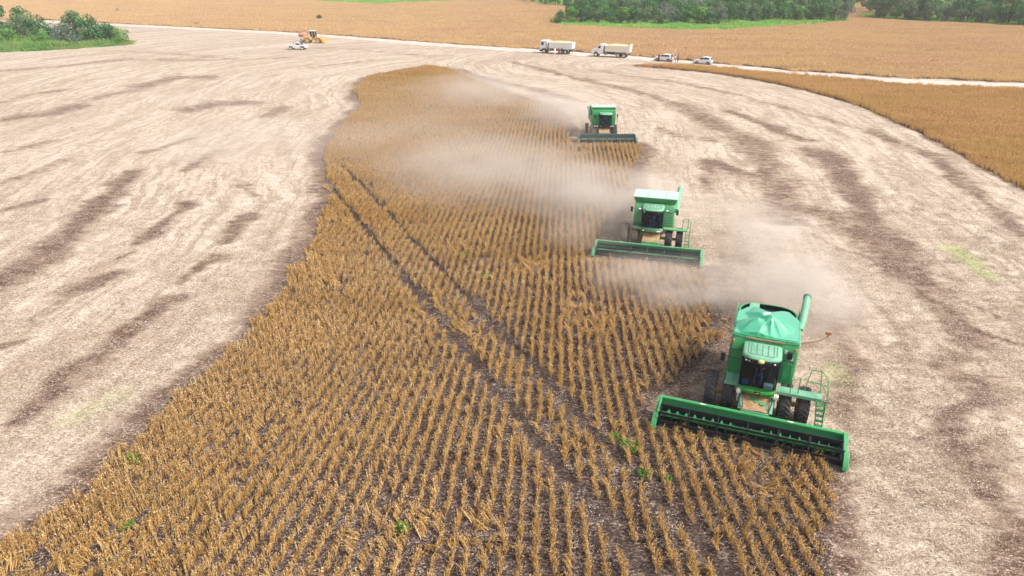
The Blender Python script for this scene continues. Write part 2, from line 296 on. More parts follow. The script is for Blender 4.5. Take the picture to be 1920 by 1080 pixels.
dIw = sdist(wx, wy, ISL, True); soil = np.maximum(soil, np.where(inI, 0, np.clip(1.35 - dIw / (1.15 + 1.3 * vnoise(GX, GY, 4, 5)), 0, 1) * 1.05))
dR = sdist(GX, GY, CURVE); soil = np.maximum(soil, np.clip(1 - sdist(wx, wy, CURVE) / 1.0, 0, 1) * .7)
dO = sdist(GX, GY, OUT)
rightside = GX > np.interp(GY, [10, 40, 80, 150, 200], [8, 9, 4, -18, -25])
u = np.where(rightside, dR, 60 + dI) ; vv = np.where(rightside, GY - .6 * GX, GY * .8 - .75 * GX)
crop = np.maximum(inI, np.maximum(pip(GX, GY, RIGHT), pip(GX, GY, FARF))).astype(float)
for t_ in TRAMS: soil = np.maximum(soil, np.where(inI, np.clip(1.5 - sdist(GX, GY, t_) / .30, 0, 1), 0))
grass = np.zeros(GX.shape)
for g_ in (GRASS_L, GRASS_R, GRASS_RR, GRASS_T, GRASS_T2):
    grass = np.maximum(grass, pip(GX, GY, g_).astype(float)); crop *= 1 - pip(GX, GY, g_)
weed = np.zeros(GX.shape)
for p, w, s in (([(34.3, 49.1), (34.1, 46.0), (33.7, 44.1)], .9, 1), ([(-20.3, 28.6), (-20.7, 27.4)], 1.2, .45), ([(17.2, 32), (17, 31)], .7, .6)):
    weed = np.maximum(weed, s * np.clip(1.2 - sdist(wx, wy, p) / w, 0, 1))
soil = np.maximum(soil, np.where(rightside & (GY < 70) & (crop < .5), .19 + .18 * vnoise(GX, GY, 4, 41), 0) * np.clip((62 - GY) / 18, 0, 1))
GZ = (vnoise(GX, GY, 1.1, 8) - .5) * .05 * (GY < 90)
ny, nx = GX.shape
idx = np.arange(nx * ny).reshape(ny, nx)
fs = np.stack([idx[:-1, :-1], idx[:-1, 1:], idx[1:, 1:], idx[1:, :-1]], -1).reshape(-1, 4)
me = bpy.data.meshes.new('ground'); me.vertices.add(nx * ny); me.vertices.foreach_set('co', np.stack([GX, GY, GZ], -1).ravel())
me.loops.add(fs.size); me.loops.foreach_set('vertex_index', fs.ravel()); me.polygons.add(len(fs)); me.polygons.foreach_set('loop_start', np.arange(0, fs.size, 4))
me.update(); me.validate(); me.polygons.foreach_set('use_smooth', [True] * len(fs))
for nm, arr in dict(soil=soil, crop=crop, grass=grass, weed=weed, along=vv, across=u).items():
    a = me.attributes.new(nm, 'FLOAT', 'POINT'); a.data.foreach_set('value', arr.ravel().astype(np.float32))
ground = bpy.data.objects.new('ground', me); COL.objects.link(ground); tag(ground, 'harvested stubble ground with pale straw and dark soil streaks', 'ground', kind='structure')
def mk_ground():
    t = NT('stubble_ground'); P = t.pos()
    A = lambda n: t.attr(n).outputs['Fac']
    st = t.node('ShaderNodeCombineXYZ', None, _0=t.math('ADD', t.math('MULTIPLY', A('across'), .42), t.math('MULTIPLY', t.noise(P, .09, 3, .6), 5.0)), _1=t.math('ADD', t.math('MULTIPLY', A('along'), .09), t.math('MULTIPLY', t.noise(P, .16, 2, .6), 1.2))).outputs[0]
    streak = t.noise(st, 1.0, 5, .65); stf = t.noise(t.node('ShaderNodeCombineXYZ', None, _0=t.math('ADD', t.math('MULTIPLY', A('across'), 1.5), t.math('MULTIPLY', t.noise(P, .25, 2, .6), 3.0)), _1=t.math('MULTIPLY', A('along'), .10)).outputs[0], 1.0, 4, .65); st2 = t.noise(st, .35, 3, .6)
    P2 = t.node('ShaderNodeMapping', None, Vector=P, Scale=(1, 1.9, 1), Rotation=(0, 0, .4)).outputs[0]
    f1 = t.noise(P2, 5.0, 3, .7); f2 = t.noise(P2, 16, 2, .6); mo = t.noise(P2, .8, 6, .75); f3 = t.noise(P, 1.3, 4, .6)
    fine = t.math('ADD', t.math('MULTIPLY', f1, .45), t.math('ADD', t.math('MULTIPLY', f2, .33), t.math('MULTIPLY', mo, .22)))
    straw = t.ramp(fine, [(.38, (.18, .13, .093)), (.455, (.36, .28, .212)), (.515, (.54, .450, .365)), (.60, (.79, .72, .63))])
    brown = t.ramp(fine, [(.42, (.028, .016, .011)), (.475, (.095, .056, .039)), (.53, (.19, .125, .092)), (.59, (.50, .395, .32))])
    tan = t.ramp(fine, [(.39, (.11, .074, .050)), (.46, (.23, .165, .115)), (.52, (.37, .285, .212)), (.61, (.60, .51, .415))])
    f4 = t.noise(P2, .55, 5, .7); s = t.math('ADD', t.math('MULTIPLY', A('soil'), .95), t.math('MULTIPLY', t.math('ADD', t.math('SUBTRACT', f3, .5), t.math('SUBTRACT', f4, .52)), 1.3))
    s = t.ramp(t.math('ADD', s, t.math('MULTIPLY', t.math('SUBTRACT', f1, .5), 2.2)), [(.32, 0), (.80, .95)])
    s2 = t.ramp(t.math('ADD', t.math('MULTIPLY', streak, .75), t.math('MULTIPLY', f1, .25)), [(.46, 0), (.62, .9)])
    c = t.mix(s2, straw, tan); c = t.mix(t.ramp(stf, [(.48, 0), (.60, .9)]), c, tan); c = t.mix(t.ramp(st2, [(.50, 0), (.62, .45)]), c, tan)
    c = t.mix(t.ramp(t.math('ADD', A('soil'), t.math('MULTIPLY', t.math('SUBTRACT', f4, .5), 1.2)), [(.12, 0), (.5, .7)]), c, tan); c = t.mix(s, c, brown)
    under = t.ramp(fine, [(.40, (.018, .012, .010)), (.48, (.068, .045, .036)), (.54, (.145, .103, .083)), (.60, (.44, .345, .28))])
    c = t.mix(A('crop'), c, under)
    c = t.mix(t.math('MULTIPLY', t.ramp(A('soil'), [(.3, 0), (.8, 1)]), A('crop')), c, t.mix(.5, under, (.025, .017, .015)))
    gr = t.ramp(fine, [(.38, (.05, .13, .03)), (.5, (.13, .27, .07)), (.65, (.30, .40, .15))])
    c = t.mix(A('grass'), c, gr); c = t.mix(t.math('MULTIPLY', A('weed'), t.ramp(f1, [(.4, .1), (.6, .8)])), c, (.36, .46, .14))
    h = t.math('ADD', fine, t.math('MULTIPLY', s, -.4))
    t.bsdf(Base_Color=c, Roughness=.95, Specular_IOR_Level=.1, Normal=t.bump(h, .7, .06)); return t.m
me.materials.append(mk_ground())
# dirt road beside the far field
def strip(pts, w, z, fn=None):
    pts = [Vector((a, b, 0)) for a, b in pts]; sm = []
    for i in range(len(pts) - 1):
        p0, p1, p2, p3 = pts[max(i - 1, 0)], pts[i], pts[i + 1], pts[min(i + 2, len(pts) - 1)]
        for k in range(10):
            q = k / 10; sm.append(.5 * ((2 * p1) + (p2 - p0) * q + (2 * p0 - 5 * p1 + 4 * p2 - p3) * q * q + (3 * p1 - p0 - 3 * p2 + p3) * q ** 3))
    mb = MB(); vs = []; fs = []; n = 10
    for i, p in enumerate(sm):
        d = (sm[min(i + 1, len(sm) - 1)] - sm[max(i - 1, 0)]).normalized(); s_ = Vector((d.y, -d.x, 0))
        for k in range(n + 1):
            e = (k / n - .5) * w; e *= 1 + (.12 * math.sin(i * .7) + .1 * math.sin(i * 1.9) if k in (0, n) else 0)
            vs.append(p + s_ * e + Vector((0, 0, z)))
    for i in range(len(sm) - 1):
        for k in range(n): fs.append((i * (n + 1) + k, i * (n + 1) + k + 1, (i + 1) * (n + 1) + k + 1, (i + 1) * (n + 1) + k))
    return mb.add(vs, fs)
def mk_road():
    t = NT('dirt_road'); P = t.pos(); n = t.noise(P, .5, 5, .7); f = t.noise(P, 6, 4, .7)
    c = t.ramp(t.math('ADD', t.math('MULTIPLY', n, .6), t.math('MULTIPLY', f, .4)), [(.35, (.36, .27, .215)), (.5, (.54, .45, .39)), (.65, (.70, .62, .56))])
    t.bsdf(Base_Color=c, Roughness=.95, Normal=t.bump(f, .4, .03)); return t.m
rd = strip(ROAD, 6.0, .006).build('road', mk_road(), fix=False); tag(rd, 'pale dirt road running past the far field', 'road', kind='structure')

# ================================================================ STANDING CROP, STRAW AND GRASS (uncountable: one object each)
def hidden_col(name, meshes):
    c = bpy.data.collections.new(name)
    for i, m_ in enumerate(meshes):
        o = bpy.data.objects.new('%s_%02d' % (name, i), m_); c.objects.link(o)
    return c
def scatter(name, pts, rot, scl, idx, meshes, label, cat):
    me = bpy.data.meshes.new(name); n = len(pts); me.vertices.add(n); me.vertices.foreach_set('co', np.asarray(pts, np.float32).ravel())
    a = me.attributes.new('rot', 'FLOAT_VECTOR', 'POINT'); a.data.foreach_set('vector', np.asarray(rot, np.float32).ravel())
    a = me.attributes.new('scl', 'FLOAT_VECTOR', 'POINT'); a.data.foreach_set('vector', np.asarray(scl, np.float32).ravel())
    a = me.attributes.new('pick', 'INT', 'POINT'); a.data.foreach_set('value', np.asarray(idx, np.int32).ravel()); me.update()
    o = bpy.data.objects.new(name, me); COL.objects.link(o); tag(o, label, cat, kind='stuff')
    g = bpy.data.node_groups.new(name, 'GeometryNodeTree'); g.interface.new_socket('Geometry', in_out='INPUT', socket_type='NodeSocketGeometry'); g.interface.new_socket('Geometry', in_out='OUTPUT', socket_type='NodeSocketGeometry')
    N = g.nodes; Lk = g.links; gi = N.new('NodeGroupInput'); go = N.new('NodeGroupOutput'); ip = N.new('GeometryNodeInstanceOnPoints'); ci = N.new('GeometryNodeCollectionInfo')
    ci.inputs['Collection'].default_value = hidden_col(name + '_clump', meshes); ci.inputs['Separate Children'].default_value = True; ci.inputs['Reset Children'].default_value = True
    def na(nm, ty): q = N.new('GeometryNodeInputNamedAttribute'); q.data_type = ty; q.inputs['Name'].default_value = nm; return q.outputs['Attribute']
    er = N.new('FunctionNodeEulerToRotation'); Lk.new(na('rot', 'FLOAT_VECTOR'), er.inputs[0]); Lk.new(er.outputs[0], ip.inputs['Rotation'])
    Lk.new(na('scl', 'FLOAT_VECTOR'), ip.inputs['Scale']); Lk.new(na('pick', 'INT'), ip.inputs['Instance Index']); ip.inputs['Pick Instance'].default_value = True
    Lk.new(gi.outputs[0], ip.inputs['Points']); Lk.new(ci.outputs[0], ip.inputs['Instance']); Lk.new(ip.outputs[0], go.inputs[0])
    o.modifiers.new('plants', 'NODES').node_group = g; return o
def rv(a=1.0): return random.uniform(-a, a)
def blade(mb, p, q, w, bend=None):
    p = Vector(p); q = Vector(q); d = q - p; s_ = Vector((d.y, -d.x, 0)); s_ = (s_ if s_.length > 1e-4 else Vector((1, 0, 0)))
    s_ = (Matrix.Rotation(random.uniform(0, 6.28), 3, d.normalized()) @ s_.normalized()) * w / 2
    m_ = (p + q) / 2 + (bend or Vector((0, 0, 0)))
    mb.add([p - s_, p + s_, m_ + s_ * .9, q, m_ - s_ * .9], [(0, 1, 2, 4), (4, 2, 3)])
def soy_plant(mb, x, y, h, spread=.15, pods=36, lean=(0, 0)):
    lx, ly = lean
    for k in range(random.randint(3, 4)):
        a = random.uniform(0, 6.28); r = random.uniform(.2, 1) * spread
        tx, ty = x + r * math.cos(a) + lx, y + r * math.sin(a) + ly; hh = h * random.uniform(.7, 1.05)
        blade(mb, (x, y, 0), (tx, ty, hh), .028, Vector((rv(.02), rv(.02), 0)))
        for j in range(pods // 3):
            t = random.uniform(.22, 1.0); px, py, pz = x + (tx - x) * t, y + (ty - y) * t, hh * t
            b = random.uniform(0, 6.28); l = random.uniform(.035, .075)
            blade(mb, (px, py, pz), (px + l * .8 * math.cos(b), py + l * .8 * math.sin(b), pz + l * random.uniform(-.5, .9)), random.uniform(.020, .040))
def soy_clump(seed, n=7, L=.55, **k):
    random.seed(seed); mb = MB()
    for i in range(n):
        y = (i + .5) / n * L - L / 2 + rv(.03)
        ln = (rv(.05), rv(.05)) if random.random() < .8 else (rv(.22), rv(.22))
        soy_plant(mb, rv(.05), y, random.uniform(.50, .84), lean=ln, **k)
    return mb.mesh('soybean_clump', k.get('mat') or M['soy'], fix=False, smooth=0)
random.seed(3)
clumps = [soy_clump(s) for s in range(8)]
def rowx(x0, y):            # planting rows: parallel lines, slightly fanned close to the camera
    e = math.tan(R(4.2)); return x0 + (y - 45) * e + np.where(y < 45, .00030 * (x0 - 1) * (45 - y) ** 2, 0)
for m_i in range(3):        # a few clumps with thin lodged stems straggling across the gap between rows
    random.seed(300 + m_i); mb = MB()
    for i in range(6): soy_plant(mb, rv(.05), (i + .5) / 6 * .55 - .275, random.uniform(.5, .8), lean=(rv(.08), rv(.08)))
    for i in range(16):
        a = random.uniform(0, 6.28); x, y = rv(.1), rv(.25); l = random.uniform(.2, .5); blade(mb, (x, y, random.uniform(.05, .45)), (x + l * math.cos(a), y + l * math.sin(a), random.uniform(.1, .6)), .014, Vector((0, 0, .09)))
    clumps.append(mb.mesh('soybean_clump', M['soy'], fix=False, smooth=0))
X0, SS = np.meshgrid(np.arange(-36, 34, .52), np.arange(11, 153, .5)); SS = SS + rng.uniform(-.12, .12, SS.shape)
XX = rowx(X0, SS) + rng.normal(0, .025, X0.shape) + (vnoise(X0, SS, 9, 4) - .5) * .16; keep = pip(XX + (vnoise(XX, SS, 1.6, 6) - .5) * .7, SS, ISL)
for t_ in TRAMS: keep &= sdist(XX, SS, t_) > np.where(SS > 42, .25, .40)
keep &= (vnoise(XX, SS, .9, 9) > .07) & (rng.random(XX.shape) > .01)
XX, SS, X0 = XX[keep], SS[keep], X0[keep]; n = len(XX)
rowaz = -np.where(SS < 45, math.tan(R(4.2)) - .0006 * (X0 - 1) * (45 - SS), math.tan(R(4.2)))
big = vnoise(XX, SS, 5, 12); lod = np.clip((vnoise(XX, SS, 3.2, 13) - .62) * 4, 0, 1)
rot = np.stack([rng.normal(0, .07, n) + lod * rng.normal(.25, .4, n), rng.normal(0, .08, n) + lod * rng.normal(.5, .4, n), rowaz + np.pi * rng.integers(0, 2, n) + rng.normal(0, .08, n)], -1)
hsc = .68 + .42 * big + rng.uniform(-.14, .16, n); wsc = rng.uniform(.75, 1.15, n) * (.75 + .4 * vnoise(XX, SS, 2.0, 14)) * np.where(SS < 42, .9, 1)
scatter('soybean_crop', np.stack([XX, SS, np.zeros(n)], -1), rot, np.stack([wsc, np.full(n, 1.0), hsc], -1), rng.integers(0, 11, n), clumps,
        'tall golden brown soybean rows standing uncut in front of the combines', 'soybean crop')
# narrow standing strip right of the wheel tracks: the outer field bounded by the curved edge
clr = []
for s in range(6):
    random.seed(50 + s); mb = MB()
    for i in range(22): soy_plant(mb, rv(.5), rv(.5), random.uniform(.5, .8), pods=18, lean=(rv(.1), rv(.1)), spread=.13)
    clr.append(mb.mesh('soybean_patch', M['soy_right'], fix=False, smooth=0))
X, Y = np.meshgrid(np.arange(20, 150, .62), np.arange(32, 158, .62)); X = X + rng.uniform(-.25, .25, X.shape); Y = Y + rng.uniform(-.25, .25, Y.shape)
k_ = pip(X + (vnoise(X, Y, 1.5, 3) - .5) * .8, Y, RIGHT) & (X < Y * .80 + 6) & (vnoise(X, Y, 1.1, 8) > .10); X, Y = X[k_], Y[k_]; n = len(X)
scatter('side_soybean_crop', np.stack([X, Y, np.zeros(n)], -1), np.stack([rng.normal(0, .08, n), rng.normal(0, .08, n), rng.uniform(0, 6.28, n)], -1),
        np.stack([np.ones(n), np.ones(n), (.55 + .5 * vnoise(X, Y, 1.7, 4) + .35 * vnoise(X, Y, 7, 5)) * rng.uniform(.8, 1.2, n)], -1), rng.integers(0, 6, n), clr, 'ripe brown soybean crop standing between the curved cut edge and the dirt road', 'soybean crop')
far = []
for s in range(5):
    random.seed(80 + s); mb = MB()
    for i in range(240):
        x, y = rv(1.9), (round(rv(2) / .5) * .5 + rv(.1)); h = random.uniform(.5, .8)
        for j in range(5):
            a = random.uniform(0, 6.28); blade(mb, (x, y, .1), (x + .22 * math.cos(a), y + .22 * math.sin(a), h * random.uniform(.6, 1)), .11)
    far.append(mb.mesh('far_soybean_patch', M['soy_far'], fix=False, smooth=0))
X, Y = np.meshgrid(np.arange(-370, 330, 2.3), np.arange(100, 462, 2.3)); X = X + rng.uniform(-.5, .5, X.shape); Y = Y + rng.uniform(-.5, .5, Y.shape)
k_ = pip(X + (vnoise(X, Y, 4, 3) - .5) * 1.0, Y - 1.2, FARF) & (abs(X) < Y * .80 + 8)
for g_ in (GRASS_R, GRASS_RR, GRASS_T, GRASS_T2): k_ &= ~pip(X, Y, g_)
LN = [[(-231, 436), (-154, 280)], [(-228.5, 436), (-151.6, 280)], [(-200.4, 436), (-142.7, 319.4), (-106.3, 246.9)], [(-197, 436), (-139.5, 319.4), (-103.0, 244)], [(-60, 250), (60, 225), (140, 190)]]
for l_ in LN[:4]: k_ &= (sdist(X, Y, l_) > .95) | (rng.random(X.shape) > .75)
X, Y = X[k_], Y[k_]; n = len(X)
scatter('far_soybean_crop', np.stack([X, Y, np.zeros(n)], -1), np.stack([np.zeros(n), np.zeros(n), R(28) + np.pi * rng.integers(0, 2, n)], -1),
        np.stack([np.ones(n), np.ones(n), (.5 + .5 * vnoise(X, Y, 12, 4) + .4 * vnoise(X, Y, 4, 5)) * rng.uniform(.75, 1.25, n)], -1), rng.integers(0, 5, n), far, 'broad orange brown soybean field beyond the dirt road', 'soybean crop')
# loose cut straw
stw = []
for s in range(5):
    random.seed(120 + s); mb = MB()
    for i in range(210):
        x, y = rv(.55), rv(.55); a = random.gauss(.4, 1.0); l = random.uniform(.04, .13); z = random.uniform(.01, .06)
        blade(mb, (x, y, z), (x + l * math.cos(a), y + l * math.sin(a), z + rv(.03)), random.uniform(.008, .022))
    for i in range(5):
        x, y = rv(.5), rv(.5); blade(mb, (x, y, 0), (x + rv(.03), y + rv(.03), random.uniform(.06, .14)), .014)
    stw.append(mb.mesh('straw_bits', M['straw'], fix=False, smooth=0))
X, Y = np.meshgrid(np.arange(-54, 54, .95), np.arange(14, 68, .95)); X = X + rng.uniform(-.3, .3, X.shape); Y = Y + rng.uniform(-.3, .3, Y.shape)
sd_ = np.zeros(X.shape)
for w, s, p in STREAKS: sd_ = np.maximum(sd_, s * np.clip(1.2 - sdist(X, Y, p) / w, 0, 1))
k_ = (abs(X) < Y * .80 + 3) & ~pip(X, Y, RIGHT) & (rng.random(X.shape) > np.where(pip(X, Y, ISL), .75, sd_ * .8)) & (rng.random(X.shape) > (Y - 26) / 42) & (rng.random(X.shape) > np.clip(1.6 - sdist(X, Y, ISL, True) / 1.2, 0, .85)); X, Y = X[k_], Y[k_]; n = len(X)
scatter('straw_litter', np.stack([X, Y, np.zeros(n)], -1), np.stack([np.zeros(n), np.zeros(n), rng.normal(0, .5, n)], -1), np.ones((n, 3)), rng.integers(0, 5, n), stw,
        'pale cut straw litter strewn over the harvested ground', 'straw')
ltr = []
for s in range(4):
    random.seed(160 + s); mb = MB()
    for i in range(190):
        x, y = rv(.5), rv(.5); a = random.uniform(0, 6.28); l = random.uniform(.03, .09); z = random.uniform(.01, .05)
        blade(mb, (x, y, z), (x + l * math.cos(a), y + l * math.sin(a), z + rv(.03)), random.uniform(.014, .035))
    ltr.append(mb.mesh('litter_bits', M['litter'], fix=False, smooth=0))
X, Y = np.meshgrid(np.arange(-32, 30, .85), np.arange(11, 60, .85)); X = X + rng.uniform(-.3, .3, X.shape); Y = Y + rng.uniform(-.3, .3, Y.shape)
k_ = (abs(X) < Y * .80 + 3) & pip(X, Y, ISL) & (rng.random(X.shape) > np.maximum(.25, (Y - 24) / 40)) & (sdist(X, Y, TRAMS[0]) > .7) & (sdist(X, Y, TRAMS[1]) > .7); X, Y = X[k_], Y[k_]; n = len(X)
scatter('leaf_litter', np.stack([X, Y, np.zeros(n)], -1), np.stack([np.zeros(n), np.zeros(n), rng.uniform(0, 6.28, n)], -1), np.ones((n, 3)), rng.integers(0, 4, n), ltr,
        'dark and pale fallen leaf litter between the standing soybean rows', 'leaf litter')
# tall grass beside the scrub and the woods
def grassmesh(seed, mat, n, h, r, w):
    random.seed(seed); mb = MB()
    for i in range(n):
        x, y = rv(r), rv(r); a = random.uniform(0, 6.28); hh = h * random.uniform(.5, 1.1); d = hh * random.uniform(.1, .6)
        blade(mb, (x, y, 0), (x + d * math.cos(a), y + d * math.sin(a), hh), w, Vector((0, 0, hh * .15)))
    return mb.mesh('grass_tuft', mat, fix=False, smooth=0)
def grassfield(name, poly, step, meshes, label, hs=1.0):
    xs = [p[0] for p in poly]; ys = [p[1] for p in poly]
    X, Y = np.meshgrid(np.arange(min(xs), max(xs), step), np.arange(min(ys), max(ys), step)); X = X + rng.uniform(-.5, .5, X.shape) * step; Y = Y + rng.uniform(-.5, .5, Y.shape) * step
    k_ = pip(X, Y, poly) & (abs(X) < Y * .80 + 10); X, Y = X[k_], Y[k_]; n = len(X)
    hz = (.35 + 1.1 * vnoise(X, Y, 6, 21)) * np.clip(sdist(X, Y, poly, True) / 3, .35, 1) * hs
    scatter(name, np.stack([X, Y, np.zeros(n)], -1), np.stack([np.zeros(n), np.zeros(n), rng.uniform(0, 6.28, n)], -1), np.stack([np.ones(n), np.ones(n), hz], -1), rng.integers(0, len(meshes), n), meshes, label, 'grass')
gl = [grassmesh(s, M['grass'], 80, 1.75, .9, .10) for s in range(3)]; gf = [grassmesh(s + 5, M['grass_far'], 70, 1.1, 1.4, .16) for s in range(3)]
grassfield('tall_grass', GRASS_L, 1.15, gl, 'tall green grass bank around the scrub at the field corner')
grassfield('bright_grass', GRASS_R, 1.7, gf, 'bright green grass growing along the front of the wood')
grassfield('edge_grass', GRASS_RR, 1.9, gf, 'green grass fringe below the long dense tree line', .7)
grassfield('distant_grass', GRASS_T, 2.6, gf, 'distant green grass strip at the top of the far field')
grassfield('corner_grass', GRASS_T2, 2.4, gf, 'small green grass strip left of the wood', .8)
# ================================================================ PEOPLE
def person(loc, rz, pose, mats, label, group=None, hair='hair', cap=None):
    """one continuous skinned body; pose gives joints in metres (x right, y back, z up; the figure faces -y)"""
    J = dict(pel=(0, 0, .95), chest=(0, .0, 1.30), neck=(0, .0, 1.47), head=(0, -.02, 1.60), top=(0, -.01, 1.71),
             shl=(-.19, 0, 1.42), ell=(-.25, .02, 1.14), wrl=(-.24, -.07, .90), shr=(.19, 0, 1.42), elr=(.25, .02, 1.14), wrr=(.24, -.07, .90),
             hil=(-.10, 0, .92), knl=(-.11, -.02, .50), anl=(-.11, .03, .09), tol=(-.12, -.15, .04), hir=(.10, 0, .92), knr=(.11, -.02, .50), anr=(.11, .03, .09), tor=(.12, -.15, .04))
    J.update(pose)
    rad = dict(pel=(.15, .11), chest=(.17, .11), neck=(.055, .055), head=(.085, .10), top=(.055, .06), shl=(.065, .065), shr=(.065, .065), ell=(.045, .045), elr=(.045, .045), wrl=(.030, .022), wrr=(.030, .022),
               hil=(.095, .095), hir=(.095, .095), knl=(.062, .062), knr=(.062, .062), anl=(.042, .042), anr=(.042, .042), tol=(.042, .032), tor=(.042, .032))
    names = list(J); vid = {k: i for i, k in enumerate(names)}; vs = [Vector(J[k]) for k in names]; rr = [rad[k] for k in names]
    E_ = [('pel', 'chest'), ('chest', 'neck'), ('neck', 'head'), ('head', 'top'), ('chest', 'shl'), ('shl', 'ell'), ('ell', 'wrl'), ('chest', 'shr'), ('shr', 'elr'), ('elr', 'wrr'),
          ('pel', 'hil'), ('hil', 'knl'), ('knl', 'anl'), ('anl', 'tol'), ('pel', 'hir'), ('hir', 'knr'), ('knr', 'anr'), ('anr', 'tor')]
    es = [(vid[a], vid[b]) for a, b in E_]
    for s_, w, e in (('l', 'wrl', 'ell'), ('r', 'wrr', 'elr')):         # palm, four fingers and a thumb each side
        d = (Vector(J[w]) - Vector(J[e])).normalized(); side = d.cross(Vector((1, 0, 0))).normalized(); inn = d.cross(side).normalized()
        pm = len(vs); vs.append(Vector(J[w]) + d * .06); rr.append((.034, .020)); es.append((vid[w], pm))
        for k, (off, ln) in enumerate(((-.030, .070), (-.010, .082), (.010, .078), (.030, .060))):
            a = len(vs); vs.append(Vector(J[w]) + d * .105 + side * off); rr.append((.010, .010)); es.append((pm, a))
            vs.append(Vector(J[w]) + d * (.105 + ln) + side * off * 1.15 + inn * .018); rr.append((.008, .008)); es.append((a, a + 1))
        a = len(vs); vs.append(Vector(J[w]) + d * .055 + side * -.05); rr.append((.011, .011)); es.append((pm, a))
        vs.append(Vector(J[w]) + d * .10 + side * -.068); rr.append((.009, .009)); es.append((a, a + 1))
    hd = Vector(J['head'])
    nz = len(vs); vs.append(hd + Vector((0, -.115, -.01))); rr.append((.016, .020)); es.append((vid['head'], nz))      # nose
    for sx in (-1, 1): vs.append(hd + Vector((sx * .092, .01, 0))); rr.append((.014, .026)); es.append((vid['head'], len(vs) - 1))   # ears
    me = bpy.data.meshes.new('person'); me.from_pydata([tuple(v) for v in vs], es, [])
    o = bpy.data.objects.new('person', me); COL.objects.link(o)
    m = o.modifiers.new('s', 'SKIN'); m.use_smooth_shade = True
    for i, q in enumerate(me.skin_vertices[0].data): q.radius = rr[i]; q.use_root = (i == 0)
    o.modifiers.new('u', 'SUBSURF').levels = 1
    bpy.context.view_layer.update(); ev = o.evaluated_get(bpy.context.evaluated_depsgraph_get()); me2 = bpy.data.meshes.new_from_object(ev)
    o.modifiers.clear(); o.data = me2; me2.name = 'person_body'; me2.materials.clear()
    for k in mats: me2.materials.append(M[k])           # shirt, trousers, skin, shoes
    seg = [('pel', 'chest', 0), ('chest', 'neck', 0), ('chest', 'shl', 0), ('chest', 'shr', 0), ('shl', 'ell', 0), ('shr', 'elr', 0), ('ell', 'wrl', 2), ('elr', 'wrr', 2), ('neck', 'head', 2), ('head', 'top', 2),
           ('pel', 'hil', 1), ('pel', 'hir', 1), ('hil', 'knl', 1), ('hir', 'knr', 1), ('knl', 'anl', 1), ('knr', 'anr', 1), ('anl', 'tol', 3), ('anr', 'tor', 3)]
    for p in me2.polygons:
        c = p.center; best = (9, 0)
        for a, b, k in seg:
            A_ = Vector(J[a]); B_ = Vector(J[b]); d = B_ - A_; t = max(0, min(1, (c - A_).dot(d) / d.length_squared)); q = (c - A_ - d * t).length / (1.6 if k == 0 and a in ('pel', 'chest') else 1)
            if q < best[0]: best = (q, k)
        p.material_index = best[1]; p.use_smooth = True
    if min(abs((Vector(J['neck']) - Vector(J['pel'])).length), 1) > 0:
        hb = MB(); hb.ball(hd + Vector((0, .022, .045)), (.098, .105, .088), 12, 8); hb.build('cap' if cap else 'hair', M[cap or hair], o)
        eb = MB()
        for sx in (-1, 1): eb.ball(hd + Vector((sx * .034, -.093, .012)), .012, 6, 4)
        eb.build('eyes', M['black'], o)
        mb_ = MB(); mb_.box(hd + Vector((0, -.098, -.052)), (.045, .012, .010)); mb_.build('mouth', M['c_maroon'], o)
    o.location = loc; o.rotation_euler = (0, 0, rz); tag(o, label, 'person', group); return o
SIT = dict(pel=(0, 0, .12), chest=(0, .05, .48), neck=(0, .05, .66), head=(0, .02, .79), top=(0, .03, .90), shl=(-.19, .05, .61), shr=(.19, .05, .61), ell=(-.25, -.05, .36), elr=(.25, -.05, .36),
           wrl=(-.14, -.30, .40), wrr=(.14, -.30, .40), hil=(-.10, 0, .10), hir=(.10, 0, .10), knl=(-.15, -.44, .12), knr=(.15, -.44, .12), anl=(-.15, -.52, -.30), anr=(.15, -.52, -.30), tol=(-.16, -.68, -.33), tor=(.16, -.68, -.33))

# ================================================================ COMBINE HARVESTERS
def tyre(parent, c, r, w, lug=24, mat='rubber', rim='yellow'):
    c = Vector(c); mb = MB(); hw = w / 2
    mb.lathe([(r * .56, -hw * .78), (r * .62, -hw * .95), (r * .80, -hw), (r * .90, -hw * .93), (r * .945, -hw * .75), (r * .955, 0), (r * .945, hw * .75), (r * .90, hw * .93), (r * .80, hw), (r * .62, hw * .95), (r * .56, hw * .78)], (0, 0, 0), 40)
    for s in (-1, 1):
        for k in range(lug):
            a = 2 * math.pi * (k + (.5 if s > 0 else 0)) / lug; da = .9 * 2 * math.pi / lug
            pts = []
            for t, x in ((0, 0.02), (.5, .5), (1, .97)):
                an = a + da * t; rr_ = r * (.995 if t < 1 else .955)
                pts.append(Vector((s * x * hw, rr_ * math.cos(an) * .985, rr_ * math.sin(an) * .985)))
            for p, q in ((pts[0], pts[1]), (pts[1], pts[2])): mb.beam(p, q, r * .045, r * .045)
    tr = mb.build('tyre', M[mat], parent, smooth=40); tr.location = c
    rb = MB(); rb.lathe([(.001, -hw * .35), (r * .2, -hw * .35), (r * .30, -hw * .15), (r * .5, -hw * .2), (r * .56, -hw * .8), (r * .58, -hw * .82), (r * .58, hw * .82), (r * .56, hw * .8), (r * .5, hw * .3), (r * .3, hw * .15), (r * .2, hw * .4), (.001, hw * .4)], (0, 0, 0), 28)
    rb.build('rim', M[rim], tr); return tr
